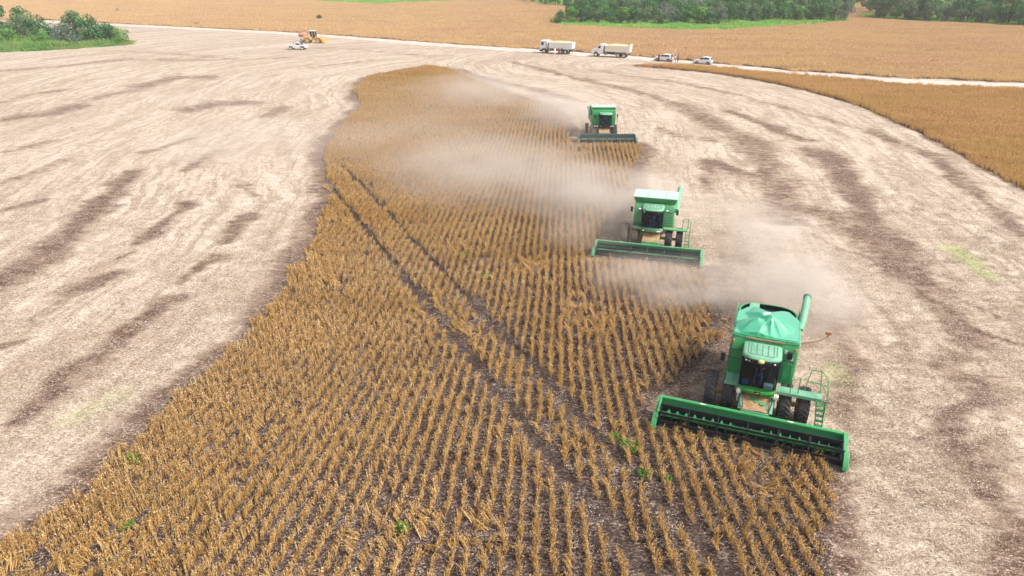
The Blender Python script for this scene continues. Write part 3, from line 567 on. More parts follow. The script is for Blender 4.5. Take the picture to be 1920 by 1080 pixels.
def make_header(root, W, mats, sc=(.28, .80)):
    """cutting platform: trough, feed auger, reel with tines, crop dividers"""
    hw = W / 2; mb = MB()
    mb.prism([(0, 1.28), (.05, 1.28), (.05, .35), (-.55, .10), (-.62, .10), (-.62, .05), (-.55, .05), (.10, .30), (.10, 1.30), (0, 1.30)], -hw, hw)
    for k in range(int(W / .9)): mb.b2(-hw + .45 + k * .9, -hw + .51 + k * .9, .10, .16, .35, 1.2)
    h = mb.build('header', M[mats[0]], root)
    t = MB(); t.b2(-hw, hw, -.02, .19, 1.24, 1.38); t.b2(-hw, hw, .03, .14, 1.385, 1.40); t.build('top_beam', M[mats[1]], h, bevel=.015)
    for x in (-hw * .52, hw * .44): q = MB(); q.box((x, .05, 1.407), (.26, .08, .01)); q.build('marker_plate', M['white'], h)
    a = MB(); a.tube([(-hw + .1, -.42, .50), (hw - .1, -.42, .50)], .15, 14)
    for s in (-1, 1):
        n = int(hw / .5 * 14); vs = []; fs = []
        for i in range(n + 1):
            x = s * (hw - .12 - (hw - .75) * i / n); an = i / 14 * 2 * math.pi * s
            for rr_ in (.14, .32): vs.append((x, -.42 + rr_ * math.cos(an), .50 + rr_ * math.sin(an)))
        for i in range(n): fs.append((2 * i, 2 * i + 1, 2 * i + 3, 2 * i + 2))
        a.add(vs, fs)
    for k in range(10): an = k * 2.1; a.beam((-.6 + k * .13, -.42, .5), (-.6 + k * .13, -.42 + .33 * math.cos(an), .5 + .33 * math.sin(an)), .02)
    a.build('feed_auger', M[mats[2]], h, fix=False)
    for s in (-1, 1):
        d = MB(); x0, x1 = (hw, hw + .13) if s > 0 else (-hw - .13, -hw)
        d.prism([(.12, 1.36), (.12, .25), (-.6, .08), (-1.3, .05), (-1.62, .10), (-1.66, .22), (-1.35, .62), (-1.0, .86), (-.5, 1.04), (-.2, 1.30)], x0, x1)
        d.prism([(-1.0, .86), (-1.35, .62), (-1.66, .22), (-1.60, .50), (-1.3, .84), (-1.05, 1.0)], x0 - .05, x1 + .05)
        d.build('crop_divider', M[mats[1]], h, bevel=.02)
    cy, cz, rr_ = -.90, .92, .54; reel = MB(); reel.tube([(-hw + .12, cy, cz), (hw - .12, cy, cz)], .055, 10)
    nb = 6; ph = .35
    for k in range(nb):
        an = ph + 2 * math.pi * k / nb; y, z = cy + rr_ * math.cos(an), cz + rr_ * math.sin(an)
        reel.tube([(-hw + .1, y, z), (hw - .1, y, z)], .033, 8); reel.box((0, y - .03, z - .03), (W - .25, .025, .16))
    R_ = reel.build('reel', M['navy'] if mats[3] == 0 else M['navy_dust'], h)
    ns = 7
    for i in range(ns):
        sp = MB()
        x = -hw + .14 + (W - .28) * i / (ns - 1)
        P6 = [(x, cy + rr_ * math.cos(ph + 2 * math.pi * k / nb), cz + rr_ * math.sin(ph + 2 * math.pi * k / nb)) for k in range(nb)]
        for k in range(nb): sp.beam((x, cy, cz), P6[k], .05, .03); sp.beam(P6[k], P6[(k + 1) % nb], .03, .03)
        sp.lathe([(.001, -.02), (.14, -.02), (.14, .02), (.001, .02)], (x, cy, cz), 12); sp.build('reel_spider', M['navy'] if mats[3] == 0 else M['navy_dust'], R_)
    tn = MB()
    for k in range(nb):
        an = ph + 2 * math.pi * k / nb; y, z = cy + rr_ * math.cos(an), cz + rr_ * math.sin(an)
        for i in range(int((W - .4) / .16)):
            x = -hw + .2 + i * .16; tn.beam((x, y, z), (x, y + .02, z - .24), .012, .012)
    tag(tn.build('reel_tines', M['black'] if mats[3] == 0 else M[mats[2]], R_, fix=False, smooth=0), kind='stuff')
    for s in (-1, 1):
        m_ = MB(); x = s * (hw - .03); m_.beam((x, .05, 1.36), (x, cy - .15, cz + .10), .09, .12); m_.tube([(x, -.05, 1.1), (x, -.55, 1.18)], .035, 8); m_.build('reel_arm', M[mats[1]], h, bevel=.01)
    kb = MB(); kb.b2(-hw, hw, -1.13, -.62, .05, .09); kb.prism([(.0, .36), (-.01, .72), (-.03, .42), (-.55, .145), (-.63, .13), (-.63, .10), (-.55, .11)], -hw + .02, hw - .02); kb.build('deck_shade_mat', M['black'], h); kb = MB(); kb.b2(-hw, hw, -1.20, -1.13, .04, .075)  # black deck and mat: shade round the auger put into colour, with dark straw
    for i in range(int(W / .09)): kb.prism([(-hw + i * .09 + .02, -1.18), (-hw + i * .09 + .07, -1.18), (-hw + i * .09 + .045, -1.29)], .045, .065, 'z')
    kb.build('cutter_bar', M['steel'], h, smooth=0)
    h.scale = (1, .86, sc[1]); h.location.y = sc[0]; return h
def pipe(root, name, mat, lines, r=.022):
    mb = MB()
    for l in lines: mb.tube(l, r, 6)
    return mb.build(name, M[mat], root)
def cab_shell(root, cx, y0, y1, z0, z1, w, mats, opts):
    """windscreen bulging forward, black pillars, roof with ribs and work lamps, band below the glass"""
    hw = w / 2
    def ring(z, k=0.0, e=0.0):
        return [(cx - hw + e, y1, z), (cx - hw + e, y0 + .30, z), (cx - hw * .88 + e * .5, y0 + .12 - k * .5, z), (cx - hw * .5, y0 + .02 - k, z), (cx, y0 - k, z), (cx + hw * .5, y0 + .02 - k, z), (cx + hw * .88 - e * .5, y0 + .12 - k * .5, z), (cx + hw - e, y0 + .30, z), (cx + hw - e, y1, z)]
    g = MB(); g.loft([ring(z0 + .25, .12), ring((z0 + z1) / 2, .08), ring(z1, -.08)], cap=False); gl_ = g.build('windscreen', M['glass'], root, smooth=60)
    f = MB()
    for i in (0, 1, 7, 8):
        A_, B_, C_ = ring(z0 + .2, .12)[i], ring((z0 + z1) / 2, .08)[i], ring(z1, -.08)[i]; f.tube([A_, B_, C_], .035, 6)
    f.build('cab_frame', M['black'], root)
    b = MB(); lo = ring(z0, .0); mid = ring(z0 + .14, .16); up = ring(z0 + .27, .16)
    b.loft([lo, mid, up]); bd = b.build('cab_band', M[mats[0]], root, smooth=50)
    fl = MB(); fl.b2(cx - hw + .04, cx + hw - .04, y0 + .2, y1, z0 + .27, z0 + .30); fl.build('cab_floor', M['black'], root)
    bk = MB(); bk.b2(cx - hw, cx + hw, y1 - .03, y1, z0 + .27, z1); bk.build('cab_rear_wall', M['seat'], root)
    r = MB(); s = [ring(z1, -.02, -.03), ring(z1 + .07, .02, -.06), ring(z1 + .16, -.04, -.03), ring(z1 + .21, -.18, .10)]
    for q in s:
        q[0] = (q[0][0], q[0][1] + .05, q[0][2]); q[8] = (q[8][0], q[8][1] + .05, q[8][2])
    r.loft(s); rf = r.build('cab_roof', M[mats[1]], root, smooth=50)
    rb = MB()
    for i in range(5): x = cx - hw * .62 + i * hw * .31; rb.b2(x - .012, x + .012, y0 + .28, y1 - .08, z1 + .205, z1 + .225)
    rb.tube([(cx - hw * .78, y1 - .06, z1 + .212), (cx - hw * .78, y0 + .30, z1 + .212), (cx - hw * .6, y0 + .20, z1 + .212), (cx + hw * .6, y0 + .20, z1 + .212), (cx + hw * .78, y0 + .30, z1 + .212), (cx + hw * .78, y1 - .06, z1 + .212)], .016, 6)
    rb.build('roof_ribs', M[opts.get('rib', 'teal_dark')], rf)
    v = MB(); v.loft([ring(z1 - .17, .02, .02), ring(z1 - .005, .04, .01)], cap=False); v.build('roof_visor', M['black'], rf)
    for k in opts.get('lamps', (-.80, -.62, -.42, .28, .50, .72)):
        l = MB(); l.ball((cx + hw * k, y0 + .03 + abs(k) ** 3 * .13, z1 - .075), (.062, .045, .045), 10, 6); l.build('work_lamp', M['lamp'], rf)
    # inside: seat, steering column, operator console
    st = MB(); st.b2(cx - .25, cx + .25, y1 - .62, y1 - .15, z0 + .55, z0 + .72); st.b2(cx - .24, cx + .24, y1 - .22, y1 - .10, z0 + .70, z0 + 1.35); st.b2(cx - .16, cx + .16, y1 - .5, y1 - .3, z0 + .3, z0 + .56); st.build('seat', M['seat'], root, bevel=.04)
    sw = MB(); sw.tube([(cx, y0 + .22, z0 + .3), (cx, y0 + .34, z0 + .92)], .035, 8)
    sw.tube([(cx + .18 * math.cos(a * .5236), y0 + .36 + .10 * math.sin(a * .5236), z0 + .94 - .14 * math.sin(a * .5236)) for a in range(13)], .014, 6); sw.build('steering_wheel', M['black'], root)
    cs = MB(); cs.b2(cx + .38, cx + .55, y1 - .75, y1 - .2, z0 + .5, z0 + .95); cs.build('console', M['black'], root, bevel=.03)
    return z0 + .72
def deer_badge(root, c, w, tilt):
    m_ = MB(); poly = [(-.5, -.34), (.5, -.34), (.56, 0), (.5, .34), (-.5, .34), (-.56, 0)]
    m_.prism([(x * w, z * w) for x, z in poly], -.004, .004, 'y'); b = m_.build('emblem', M['black'], root); b.location = c; b.rotation_euler = (tilt, 0, 0)
    d = MB()    # leaping stag outline
    dp = [(-.40, -.10), (-.22, .02), (-.05, .06), (.10, .08), (.20, .16), (.30, .14), (.36, .08), (.24, .04), (.18, -.02), (.30, -.10), (.38, -.06), (.34, -.14), (.16, -.12), (.02, -.06), (-.10, -.08), (-.24, -.16), (-.38, -.20), (-.30, -.10)]
    d.prism([(x * w, z * w) for x, z in dp], -.010, -.005, 'y')
    for p, q in (((.22, .15), (.10, .27)), ((.16, .21), (.02, .24)), ((.20, .17), (.20, .29))): d.beam((p[0] * w, -.0075, p[1] * w), (q[0] * w, -.0075, q[1] * w), .004, .03 * w)
    d.build('leaping_deer', M['yellow'], b, smooth=0); return b

def combine_near(loc, rz, label):
    root = thing('combine_harvester', label, 'combine harvester', loc, rz); c = .20
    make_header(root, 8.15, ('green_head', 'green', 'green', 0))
    # feeder house with chaff lying on it
    f = MB(); f.prism([(.46, .40), (.46, 1.16), (2.0, 1.78), (2.4, 1.5), (2.4, 1.0), (.6, .36)], c - .62, c + .62); fh = f.build('feeder_house', M['green_pale'], root, bevel=.02)
    s = MB()
    def cf(u_, v_):
        x = c - .60 + 1.2 * u_; y = .48 + 1.5 * v_; return (x, y, 1.165 + (y - .46) * .40 + .012 + .06 * noise.noise(Vector((x * 3, y * 3, 1))) + .03 * math.sin(math.pi * u_))
    s.grid(cf, 14, 20); s.build('chaff', M['straw_fill'], fh, fix=False)
    s = MB()
    for i, (x, y) in enumerate(((-.18, 1.15), (.1, 1.35), (.30, .9), (.02, 1.0), (-.3, 1.5))): s.box((c + x, y, 1.165 + (y - .46) * .40 + .065), (.16, .26, .015), Matrix.Rotation(R(19.3), 3, 'X') @ Matrix.Rotation(i * .8, 3, 'Z'))
    s.build('scuffed_panel', M['green'], fh)
    for sx in (-1, 1):
        p_ = MB(); p_.beam((c + sx * .68, .5, 1.18), (c + sx * .68, 1.6, 1.62), .16, .10); p_.build('side_rail', M['green_pale'], fh, bevel=.02)
        p_ = MB(); p_.tube([(c + sx * .84, 1.2, 1.15), (c + sx * .84, 1.15, 1.85)], .05, 8); p_.b2(c + sx * .74, c + sx * .94, 1.05, 1.3, 1.66, 1.80); p_.build('coupler', M['white_dirty'], fh)
    # hull, front bulkheads, side panels
    b = MB(); b.prism([(2.5, .95), (2.5, 1.9), (6.9, 1.9), (7.4, 1.5), (7.3, .9), (6.0, .75), (3.2, .75)], c - .72, c + .72); b.build('threshing_body', M['green_old'], root, bevel=.03)
    b = MB(); b.prism([(2.45, 1.75), (2.45, 3.55), (2.62, 3.88), (4.95, 3.88), (5.2, 3.62), (6.55, 3.55), (7.5, 2.7), (7.5, 1.7), (6.8, 1.45), (3.3, 1.45)], c - 1.48, c + 1.48)
    bd = b.build('body', M['green'], root, bevel=.04)
    hose = MB()
    for x in (-.66, -.56, .60): hose.tube([(c + x, .5, 1.25), (c + x * 1.15, .9, 1.6), (c + x * 1.1, 1.5, 1.55), (c + x, 2.2, 1.75)], .022, 6)
    hose.build('hydraulic_hoses', M['black'], root)
    b = MB(); b.b2(c + 1.485, c + 1.52, 2.62, 6.4, 2.15, 3.84); b.b2(c - 1.52, c - 1.485, 2.62, 6.4, 2.15, 3.84); b.build('side_panels', M['green_pale'], bd, bevel=.01)
    b = MB(); b.b2(c + .92, c + 1.40, 2.42, 2.447, 1.95, 3.02)
    b.tube([(c + 1.0, 2.41, 2.05), (c + 1.0, 2.41, 2.75), (c + 1.08, 2.41, 2.9), (c + 1.28, 2.41, 2.9), (c + 1.34, 2.41, 2.75), (c + 1.34, 2.41, 2.05)], .02, 6)
    b.b2(c - 1.42, c - .92, 2.425, 2.447, 1.95, 3.2); b.build('bulkhead_doors', M['green'], bd, bevel=.008)
    b = MB(); b.b2(c - 1.46, c - .95, 2.40, 2.447, 3.20, 3.26); b.b2(c + .9, c + 1.46, 2.40, 2.447, 3.03, 3.08); b.b2(c + .895, c + .93, 2.40, 2.447, 1.9, 3.06); b.build('panel_seams', M['teal_dark'], bd)
    b = MB(); b.b2(c + 1.05, c + 1.27, 2.33, 2.445, 3.18, 3.52); b.build('air_box', M['black'], bd, bevel=.02)
    for x, z, w, h in ((.97, 3.50, .13, .20), (1.28, 3.15, .10, .13)): b = MB(); b.b2(c + x - w / 2, c + x + w / 2, 2.432, 2.444, z - h / 2, z + h / 2); b.build('sticker', M['white'], bd)
    # grain tank rim and tarpaulin
    b = MB()
    for x0, x1, y0, y1 in ((-1.5, 1.5, 2.60, 2.66), (-1.5, 1.5, 4.9, 4.96), (-1.5, -1.44, 2.66, 4.9), (1.44, 1.5, 2.66, 4.9)): b.b2(c + x0, c + x1, y0, y1, 3.85, 3.97)
    tk = b.build('grain_tank', M['green'], root, bevel=.01)
    b = MB(); b.tube([(c - .9, 2.54, 3.86), (c + .85, 2.54, 3.86)], .045, 8); b.build('front_pipe', M['orange'], tk)
    t = MB()
    P1 = Vector((c - .45, 3.45)); P2 = Vector((c + .12, 3.75)); P3 = Vector((c - .2, 4.6))
    def tf(u_, v_):
        x = c - 1.54 + 3.08 * u_; y = 2.56 + 2.46 * v_
        if v_ > .98: x = c - 1.15 + 2.1 * u_ + .1; y = 5.62 + .16 * math.sin(u_ * 9)
        def tent(p, h, k): return h - k * math.hypot(x - p.x, (y - p.y) * 1.1)
        edge = min(x - (c - 1.54), c + 1.54 - x, (y - 2.56) * 1.0, 5.3 - y); h = max(tent(P1, .62, .58), tent(P2, .70, .58), tent(P3, .42, .42), 0)
        h = min(h, .07 + edge * .75); h += .035 * noise.noise(Vector((x * 1.7, y * 1.7, 3))) * min(1, edge * 3)
        an = math.atan2(y - P2.y, x - P2.x); h -= .075 * abs(math.sin(an * 4.5 + x * 1.5)) ** .7 * min(1, edge * 1.5) * (.4 + min(1, math.hypot(x - P2.x, y - P2.y)))
        if v_ < .05 or u_ < .03 or u_ > .97: return (x, y, 3.90 + .02 * math.sin(x * 9))
        return (x, y, 3.995 + max(h, .0))
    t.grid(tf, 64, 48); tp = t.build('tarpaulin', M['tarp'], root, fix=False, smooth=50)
    b = MB(); b.box((c - .12, 3.62, 4.76), (.34, .12, .03), Matrix.Rotation(.5, 3, 'Z')); b.ball((c + .16, 3.3, 4.60), (.07, .07, .03), 8, 5); b.build('tarp_patch', M['white'], tp)
    # rear deck: rounded rim round the dark engine bay
    rim = []; 
    for a in range(0, 181, 15): rim.append((c + 1.42 * math.copysign(abs(math.cos(R(a))) ** .6, math.cos(R(a))), 5.25 + 1.30 * abs(math.sin(R(a))) ** .7))
    w = MB(); vs = []; 
    for x, y in rim: vs += [(x, y, 3.45), (x * 1.0, y, 3.88), (c + (x - c) * .95, 5.25 + (y - 5.25) * .95, 3.88), (c + (x - c) * .95, 5.25 + (y - 5.25) * .95, 3.5)]
    w.add(vs, [(4 * i + a, 4 * i + (a + 1) % 4, 4 * i + 4 + (a + 1) % 4, 4 * i + 4 + a) for i in range(len(rim) - 1) for a in range(4)]); en = w.build('engine_deck', M['green'], root); w = MB(); q9 = [(c + (x - c) * .94, 5.25 + (y - 5.25) * .94) for x, y in rim]; w.add([p for x, y in q9 for p in ((x, y, 3.6), (x, y, 3.865))], [(2 * i, 2 * i + 1, 2 * i + 3, 2 * i + 2) for i in range(len(q9) - 1)]); w.build('deck_lining', M['black'], en, fix=False)
    w = MB(); w.prism([(c + (x - c) * .94, 5.25 + (y - 5.25) * .94) for x, y in rim], 3.50, 3.64, 'z'); w.build('dark_well', M['black'], en)
    w = MB(); w.b2(c - .95, c - .45, 5.2, 6.4, 3.6, 3.93); w.b2(c + .3, c + .55, 5.2, 5.9, 3.6, 3.8); w.tube([(c + .8, 5.6, 3.6), (c + .8, 5.6, 4.0)], .08, 8); w.build('engine_parts', M['green_pale'], en, bevel=.04)
    # unloading auger folded back
    w = MB(); w.tube([(c + 1.55, 4.9, 3.55), (c + 1.62, 5.2, 3.80), (c + 1.70, 6.0, 4.02), (c + 1.78, 7.1, 4.30)], [.18, .18, .18, .18], 16); au = w.build('unloading_auger', M['green_pale'], root)
    w = MB(); w.tube([(c + 1.78, 7.08, 4.295), (c + 1.80, 7.25, 4.335)], .195, 16); w.build('auger_spout', M['teal_dark'], au)
    # cab
    zs = cab_shell(root, c - .07, 1.12, 2.44, 1.70, 3.50, 1.62, ('green_bright', 'green_pale'), {})
    deer_badge(root, (c - .02, .945, 1.89), .26, R(-8))
    w = MB(); w.ball((c - .08, 1.10, 3.50), (.15, .11, .10), 14, 8); w.build('receiver_dome', M['gpsyellow'], root)
    w = MB(); w.b2(c + .22, c + .62, 1.25, 1.5, 2.0, 2.22); w.build('cardboard_box', M['beige'], root, bevel=.01)
    w = MB(); w.lathe([(.001, -.14), (.13, -.14), (.15, 0), (.13, .14), (.001, .14)], (c - .62, 1.45, 2.13), 14); w.build('water_jug', M['blue'], root)
    # running gear
    w = MB(); w.tube([(c - 2.35, 2.15, .93), (c + 2.35, 2.15, .93)], .13, 10); w.build('front_axle', M['yellow'], root)
    for x in (-2.12, -1.30, 1.30, 2.12): tyre(root, (c + x, 2.15, .93), .93, .52, mat='rubber')
    w = MB(); w.tube([(c - 1.3, 6.2, .68), (c + 1.3, 6.2, .68)], .09, 8); w.build('rear_axle', M['yellow'], root)
    for x in (-1.38, 1.38): tyre(root, (c + x, 6.2, .68), .68, .42, 20)
    # platforms, ladder, rails
    w = MB(); w.b2(c + .84, c + 2.78, 1.42, 1.98, 1.82, 1.90); w.b2(c - 1.52, c - .86, 1.55, 2.42, 1.82, 1.90); w.b2(c + .84, c + 2.78, 1.38, 1.42, 1.78, 1.95); w.b2(c - 1.55, c - .88, 1.51, 1.55, 1.74, 1.94); w.build('platform', M['green_pale'], root, bevel=.01)
    ld = MB(); ld.beam((c + 2.56, 1.36, 1.86), (c + 2.72, 1.22, .42), .05, .10); ld.beam((c + 2.92, 1.42, 1.86), (c + 3.02, 1.28, .42), .05, .10)
    for k in range(5): z = 1.65 - k * .28; ld.b2(c + 2.58 + .03 * k, c + 2.98 + .02 * k, 1.26 - .0 * k, 1.44, z - .02, z + .02)
    l_ = ld.build('ladder', M['green'], root); w = MB(); w.b2(c + 2.70, c + 3.04, 1.18, 1.32, .22, .44); w.build('ladder_foot', M['black'], l_, bevel=.02)
    pipe(root, 'handrail', 'green', [[(c + 2.98, 1.25, 1.0), (c + 2.98, 1.35, 2.2), (c + 2.9, 1.75, 2.85), (c + 2.62, 2.2, 2.95), (c + 2.2, 2.15, 2.95)], [(c + 2.72, 1.95, 1.9), (c + 2.62, 2.2, 2.95)], [(c + 2.72, 1.95, 2.4), (c + 2.1, 2.0, 2.42), (c + 2.05, 2.0, 1.9)],
        [(c + 2.1, 2.0, 2.42), (c + 2.2, 2.15, 2.95)], [(c + 2.98, 1.35, 2.2), (c + 2.72, 1.95, 2.4)], [(c + 1.4, 1.5, 1.9), (c + 1.4, 1.5, 2.6), (c + 1.75, 1.6, 2.75), (c + 1.75, 1.6, 1.9)],
        [(c - 1.5, 1.6, 1.9), (c - 1.5, 1.6, 2.75), (c - 1.5, 2.4, 2.95), (c - 1.5, 2.4, 1.9)], [(c - 1.5, 1.6, 2.35), (c - 1.5, 2.4, 2.45)], [(c - 1.5, 1.6, 2.35), (c - 1.15, 1.58, 2.35), (c - 1.15, 1.58, 1.9)]], .024)
    # mirror and lamp booms
    mr = MB(); mr.tube([(c - .85, 1.5, 3.2), (c - 1.75, 1.75, 3.15)], .02, 6); m_ = mr.build('mirror_arm', M['black'], root); mr = MB(); mr.b2(c - 1.88, c - 1.68, 1.70, 1.78, 2.85, 3.3); mr.build('mirror', M['navy'], m_, bevel=.03)
    for pts, hd in (([(c - 1.45, 2.9, 3.9), (c - 1.72, 2.95, 4.0), (c - 2.0, 3.0, 4.1), (c - 2.02, 3.0, 4.28)], (c - 2.02, 2.98, 4.36)), ([(c + 1.5, 3.0, 3.75), (c + 2.3, 3.3, 3.9), (c + 2.72, 3.7, 4.0), (c + 2.72, 3.72, 4.15)], (c + 2.72, 3.70, 4.2))):
        mr = MB(); mr.tube(pts, .038, 6); a_ = mr.build('warning_lamp_arm', M['orange'], root); mr = MB(); mr.box(hd, (.27, .13, .16)); mr.build('warning_lamp', M['amber' if hd[0] > 0 else 'orange'], a_, bevel=.02)
    for x in (-1.42, 1.38): mr = MB(); mr.tube([(c + x, 2.40, 3.60), (c + x, 2.40, 3.74)], .06, 8); mr.build('beacon', M['amber'], root)
    M4 = Matrix.Translation(loc) @ Matrix.Rotation(rz, 4, 'Z')
    person(M4 @ Vector((c - .07, 2.08, zs - .10)), rz, SIT, ('c_navy', 'c_jeans', 'skin', 'black'), 'seated driver in blue jeans at the wheel of the nearest combine')
    return root
def combine_mid(loc, rz, label):
    root = thing('combine_harvester', label, 'combine harvester', loc, rz); c = .1
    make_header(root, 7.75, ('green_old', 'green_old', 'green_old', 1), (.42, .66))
    f = MB(); f.prism([(.56, .35), (.56, 1.10), (2.0, 1.72), (2.4, 1.4), (2.4, 1.0), (.5, .32)], c - .62, c + .62); fh = f.build('feeder_house', M['green_dust'], root, bevel=.02)
    s = MB(); s.grid(lambda u_, v_: (c - .6 + 1.2 * u_, .58 + 1.4 * v_, 1.125 + 1.4 * v_ * .43 + .04 * noise.noise(Vector((u_ * 5, v_ * 6, 2)))), 12, 16); s.build('chaff', M['straw_fill'], fh, fix=False)
    b = MB(); b.prism([(2.5, .95), (2.5, 1.9), (6.7, 1.9), (7.2, 1.5), (7.1, .9), (3.2, .75)], c - .7, c + .7); b.build('threshing_body', M['green_dust'], root, bevel=.03)
    b = MB(); b.prism([(2.3, 1.72), (2.3, 3.15), (2.5, 3.45), (5.4, 3.40), (6.9, 3.1), (7.3, 2.6), (7.3, 1.7), (3.3, 1.5)], c - 1.5, c + 1.5); bd = b.build('body', M['green_old'], root, bevel=.05)
    b = MB()
    for k in range(6): z = 1.95 + k * .2; b.b2(c + .86, c + 1.46, 2.27, 2.297, z, z + .05)
    b.b2(c - 1.45, c - .9, 2.275, 2.297, 1.9, 2.6); b.build('bulkhead_louvres', M['green_dust'], bd, bevel=.008)
    # flared tank extension under a pale lid
    t = MB(); lo = [(c - 1.45, 2.75, 3.38), (c + 1.45, 2.75, 3.38), (c + 1.45, 4.0, 3.38), (c - 1.45, 4.0, 3.38)]; hi = [(c - 1.62, 2.45, 3.92), (c + 1.62, 2.45, 3.92), (c + 1.62, 4.2, 3.92), (c - 1.62, 4.2, 3.92)]
    t.loft([lo, hi], cap=False); tk = t.build('grain_tank', M['green_old'], root)
    t = MB()
    for x0, x1 in ((-1.66, -.60), (-.585, .72), (.735, 1.66)):
        t.add([(c + x0, 2.40, 3.92), (c + x1, 2.40, 3.92), (c + x1, 4.25, 3.95), (c + x0, 4.25, 3.95), (c + x0, 2.40, 3.97), (c + x1, 2.40, 3.97), (c + x1, 4.25, 4.0), (c + x0, 4.25, 4.0)], [(0, 3, 2, 1), (4, 5, 6, 7), (0, 1, 5, 4), (1, 2, 6, 5), (2, 3, 7, 6), (3, 0, 4, 7)])
    t.build('tank_lid', M['lid'], tk, bevel=.01)
    zs = cab_shell(root, c - .05, 1.12, 2.32, 1.70, 3.28, 1.5, ('green_dust', 'green_pale'), dict(lamps=(-.8, .35, .55)))
    b = MB(); b.prism([(-1.5, 1.55), (-.72, 1.30), (-.3, 1.02), (.25, 1.0), (.8, 1.3), (.8, 1.5), (-1.5, 1.75)], 1.72, 1.86, 'z'); b2_ = b.build('front_shield', M['green_dust'], root, bevel=.02); b2_.location.x = c
    for x, y in ((-.62, 1.1), (.42, 1.06), (.60, 1.12), (.52, 1.1)): b = MB(); b.box((c + x, y - .06, 1.80), (.13, .05, .09)); b.build('front_lamp', M['lamp'], b2_, bevel=.01).location.x = -c
    b = MB(); b.tube([(c - 1.1, 1.35, 3.30), (c + 1.15, 1.35, 3.30)], .028, 6); ar = b.build('lamp_bar', M['black'], root)
    for x in (-1.02, .98): b = MB(); b.ball((c + x, 1.30, 3.38), (.10, .07, .07), 10, 6); b.build('work_lamp', M['lamp'], ar)
    for x in (-1.68, 1.72): b = MB(); b.beam((c + x * .85, 2.2, 3.1), (c + x, 2.1, 3.1), .03); a_ = b.build('mirror_arm', M['black'], root); b = MB(); b.b2(c + x - .09, c + x + .09, 2.05, 2.12, 2.85, 3.25); b.build('mirror', M['navy_dust'], a_, bevel=.02)
    w = MB(); w.tube([(c + 1.62, 2.6, 3.0), (c + 1.62, 5.6, 3.35), (c + 1.64, 7.0, 3.5)], .18, 12); w.build('unloading_auger', M['green_pale'], root)
    w = MB(); w.tube([(c - 2.2, 2.15, .9), (c + 2.2, 2.15, .9)], .12, 8); w.build('front_axle', M['yellow'], root)
    for x in (-2.05, -1.26, 1.26, 2.05): tyre(root, (c + x, 2.15, .9), .9, .50, 20, mat='rubber_dusty' if x < 0 else 'rubber')
    w = MB(); w.tube([(c - 1.3, 6.0, .62), (c + 1.3, 6.0, .62)], .09, 8); w.build('rear_axle', M['yellow'], root)
    for x in (-1.32, 1.32): tyre(root, (c + x, 6.0, .62), .62, .38, 16, mat='rubber_dusty')
    w = MB(); w.b2(c + .85, c + 2.6, 1.5, 2.0, 1.80, 1.88); w.build('platform', M['green_old'], root, bevel=.01)
    ld = MB(); ld.beam((c + 2.45, 1.4, 1.85), (c + 2.55, 1.3, .5), .05, .08); ld.beam((c + 2.75, 1.45, 1.85), (c + 2.82, 1.35, .5), .05, .08)
    for k in range(5): z = 1.65 - k * .26; ld.b2(c + 2.47, c + 2.8, 1.32, 1.42, z - .02, z + .02)
    ld.build('ladder', M['green_old'], root)
    pipe(root, 'handrail', 'green_old', [[(c + 2.78, 1.35, 1.0), (c + 2.78, 1.5, 2.5), (c + 2.6, 1.95, 2.7), (c + 2.2, 2.0, 2.6), (c + 2.2, 2.0, 1.88)], [(c + 2.6, 1.95, 2.7), (c + 2.6, 1.95, 1.88)]], .026)
    M4 = Matrix.Translation(loc) @ Matrix.Rotation(rz, 4, 'Z')
    person(M4 @ Vector((c - .05, 1.95, zs - .10)), rz, SIT, ('c_grey', 'c_jeans', 'skin_dark', 'black'), 'seated driver in a grey shirt inside the dusty middle combine')
    return root
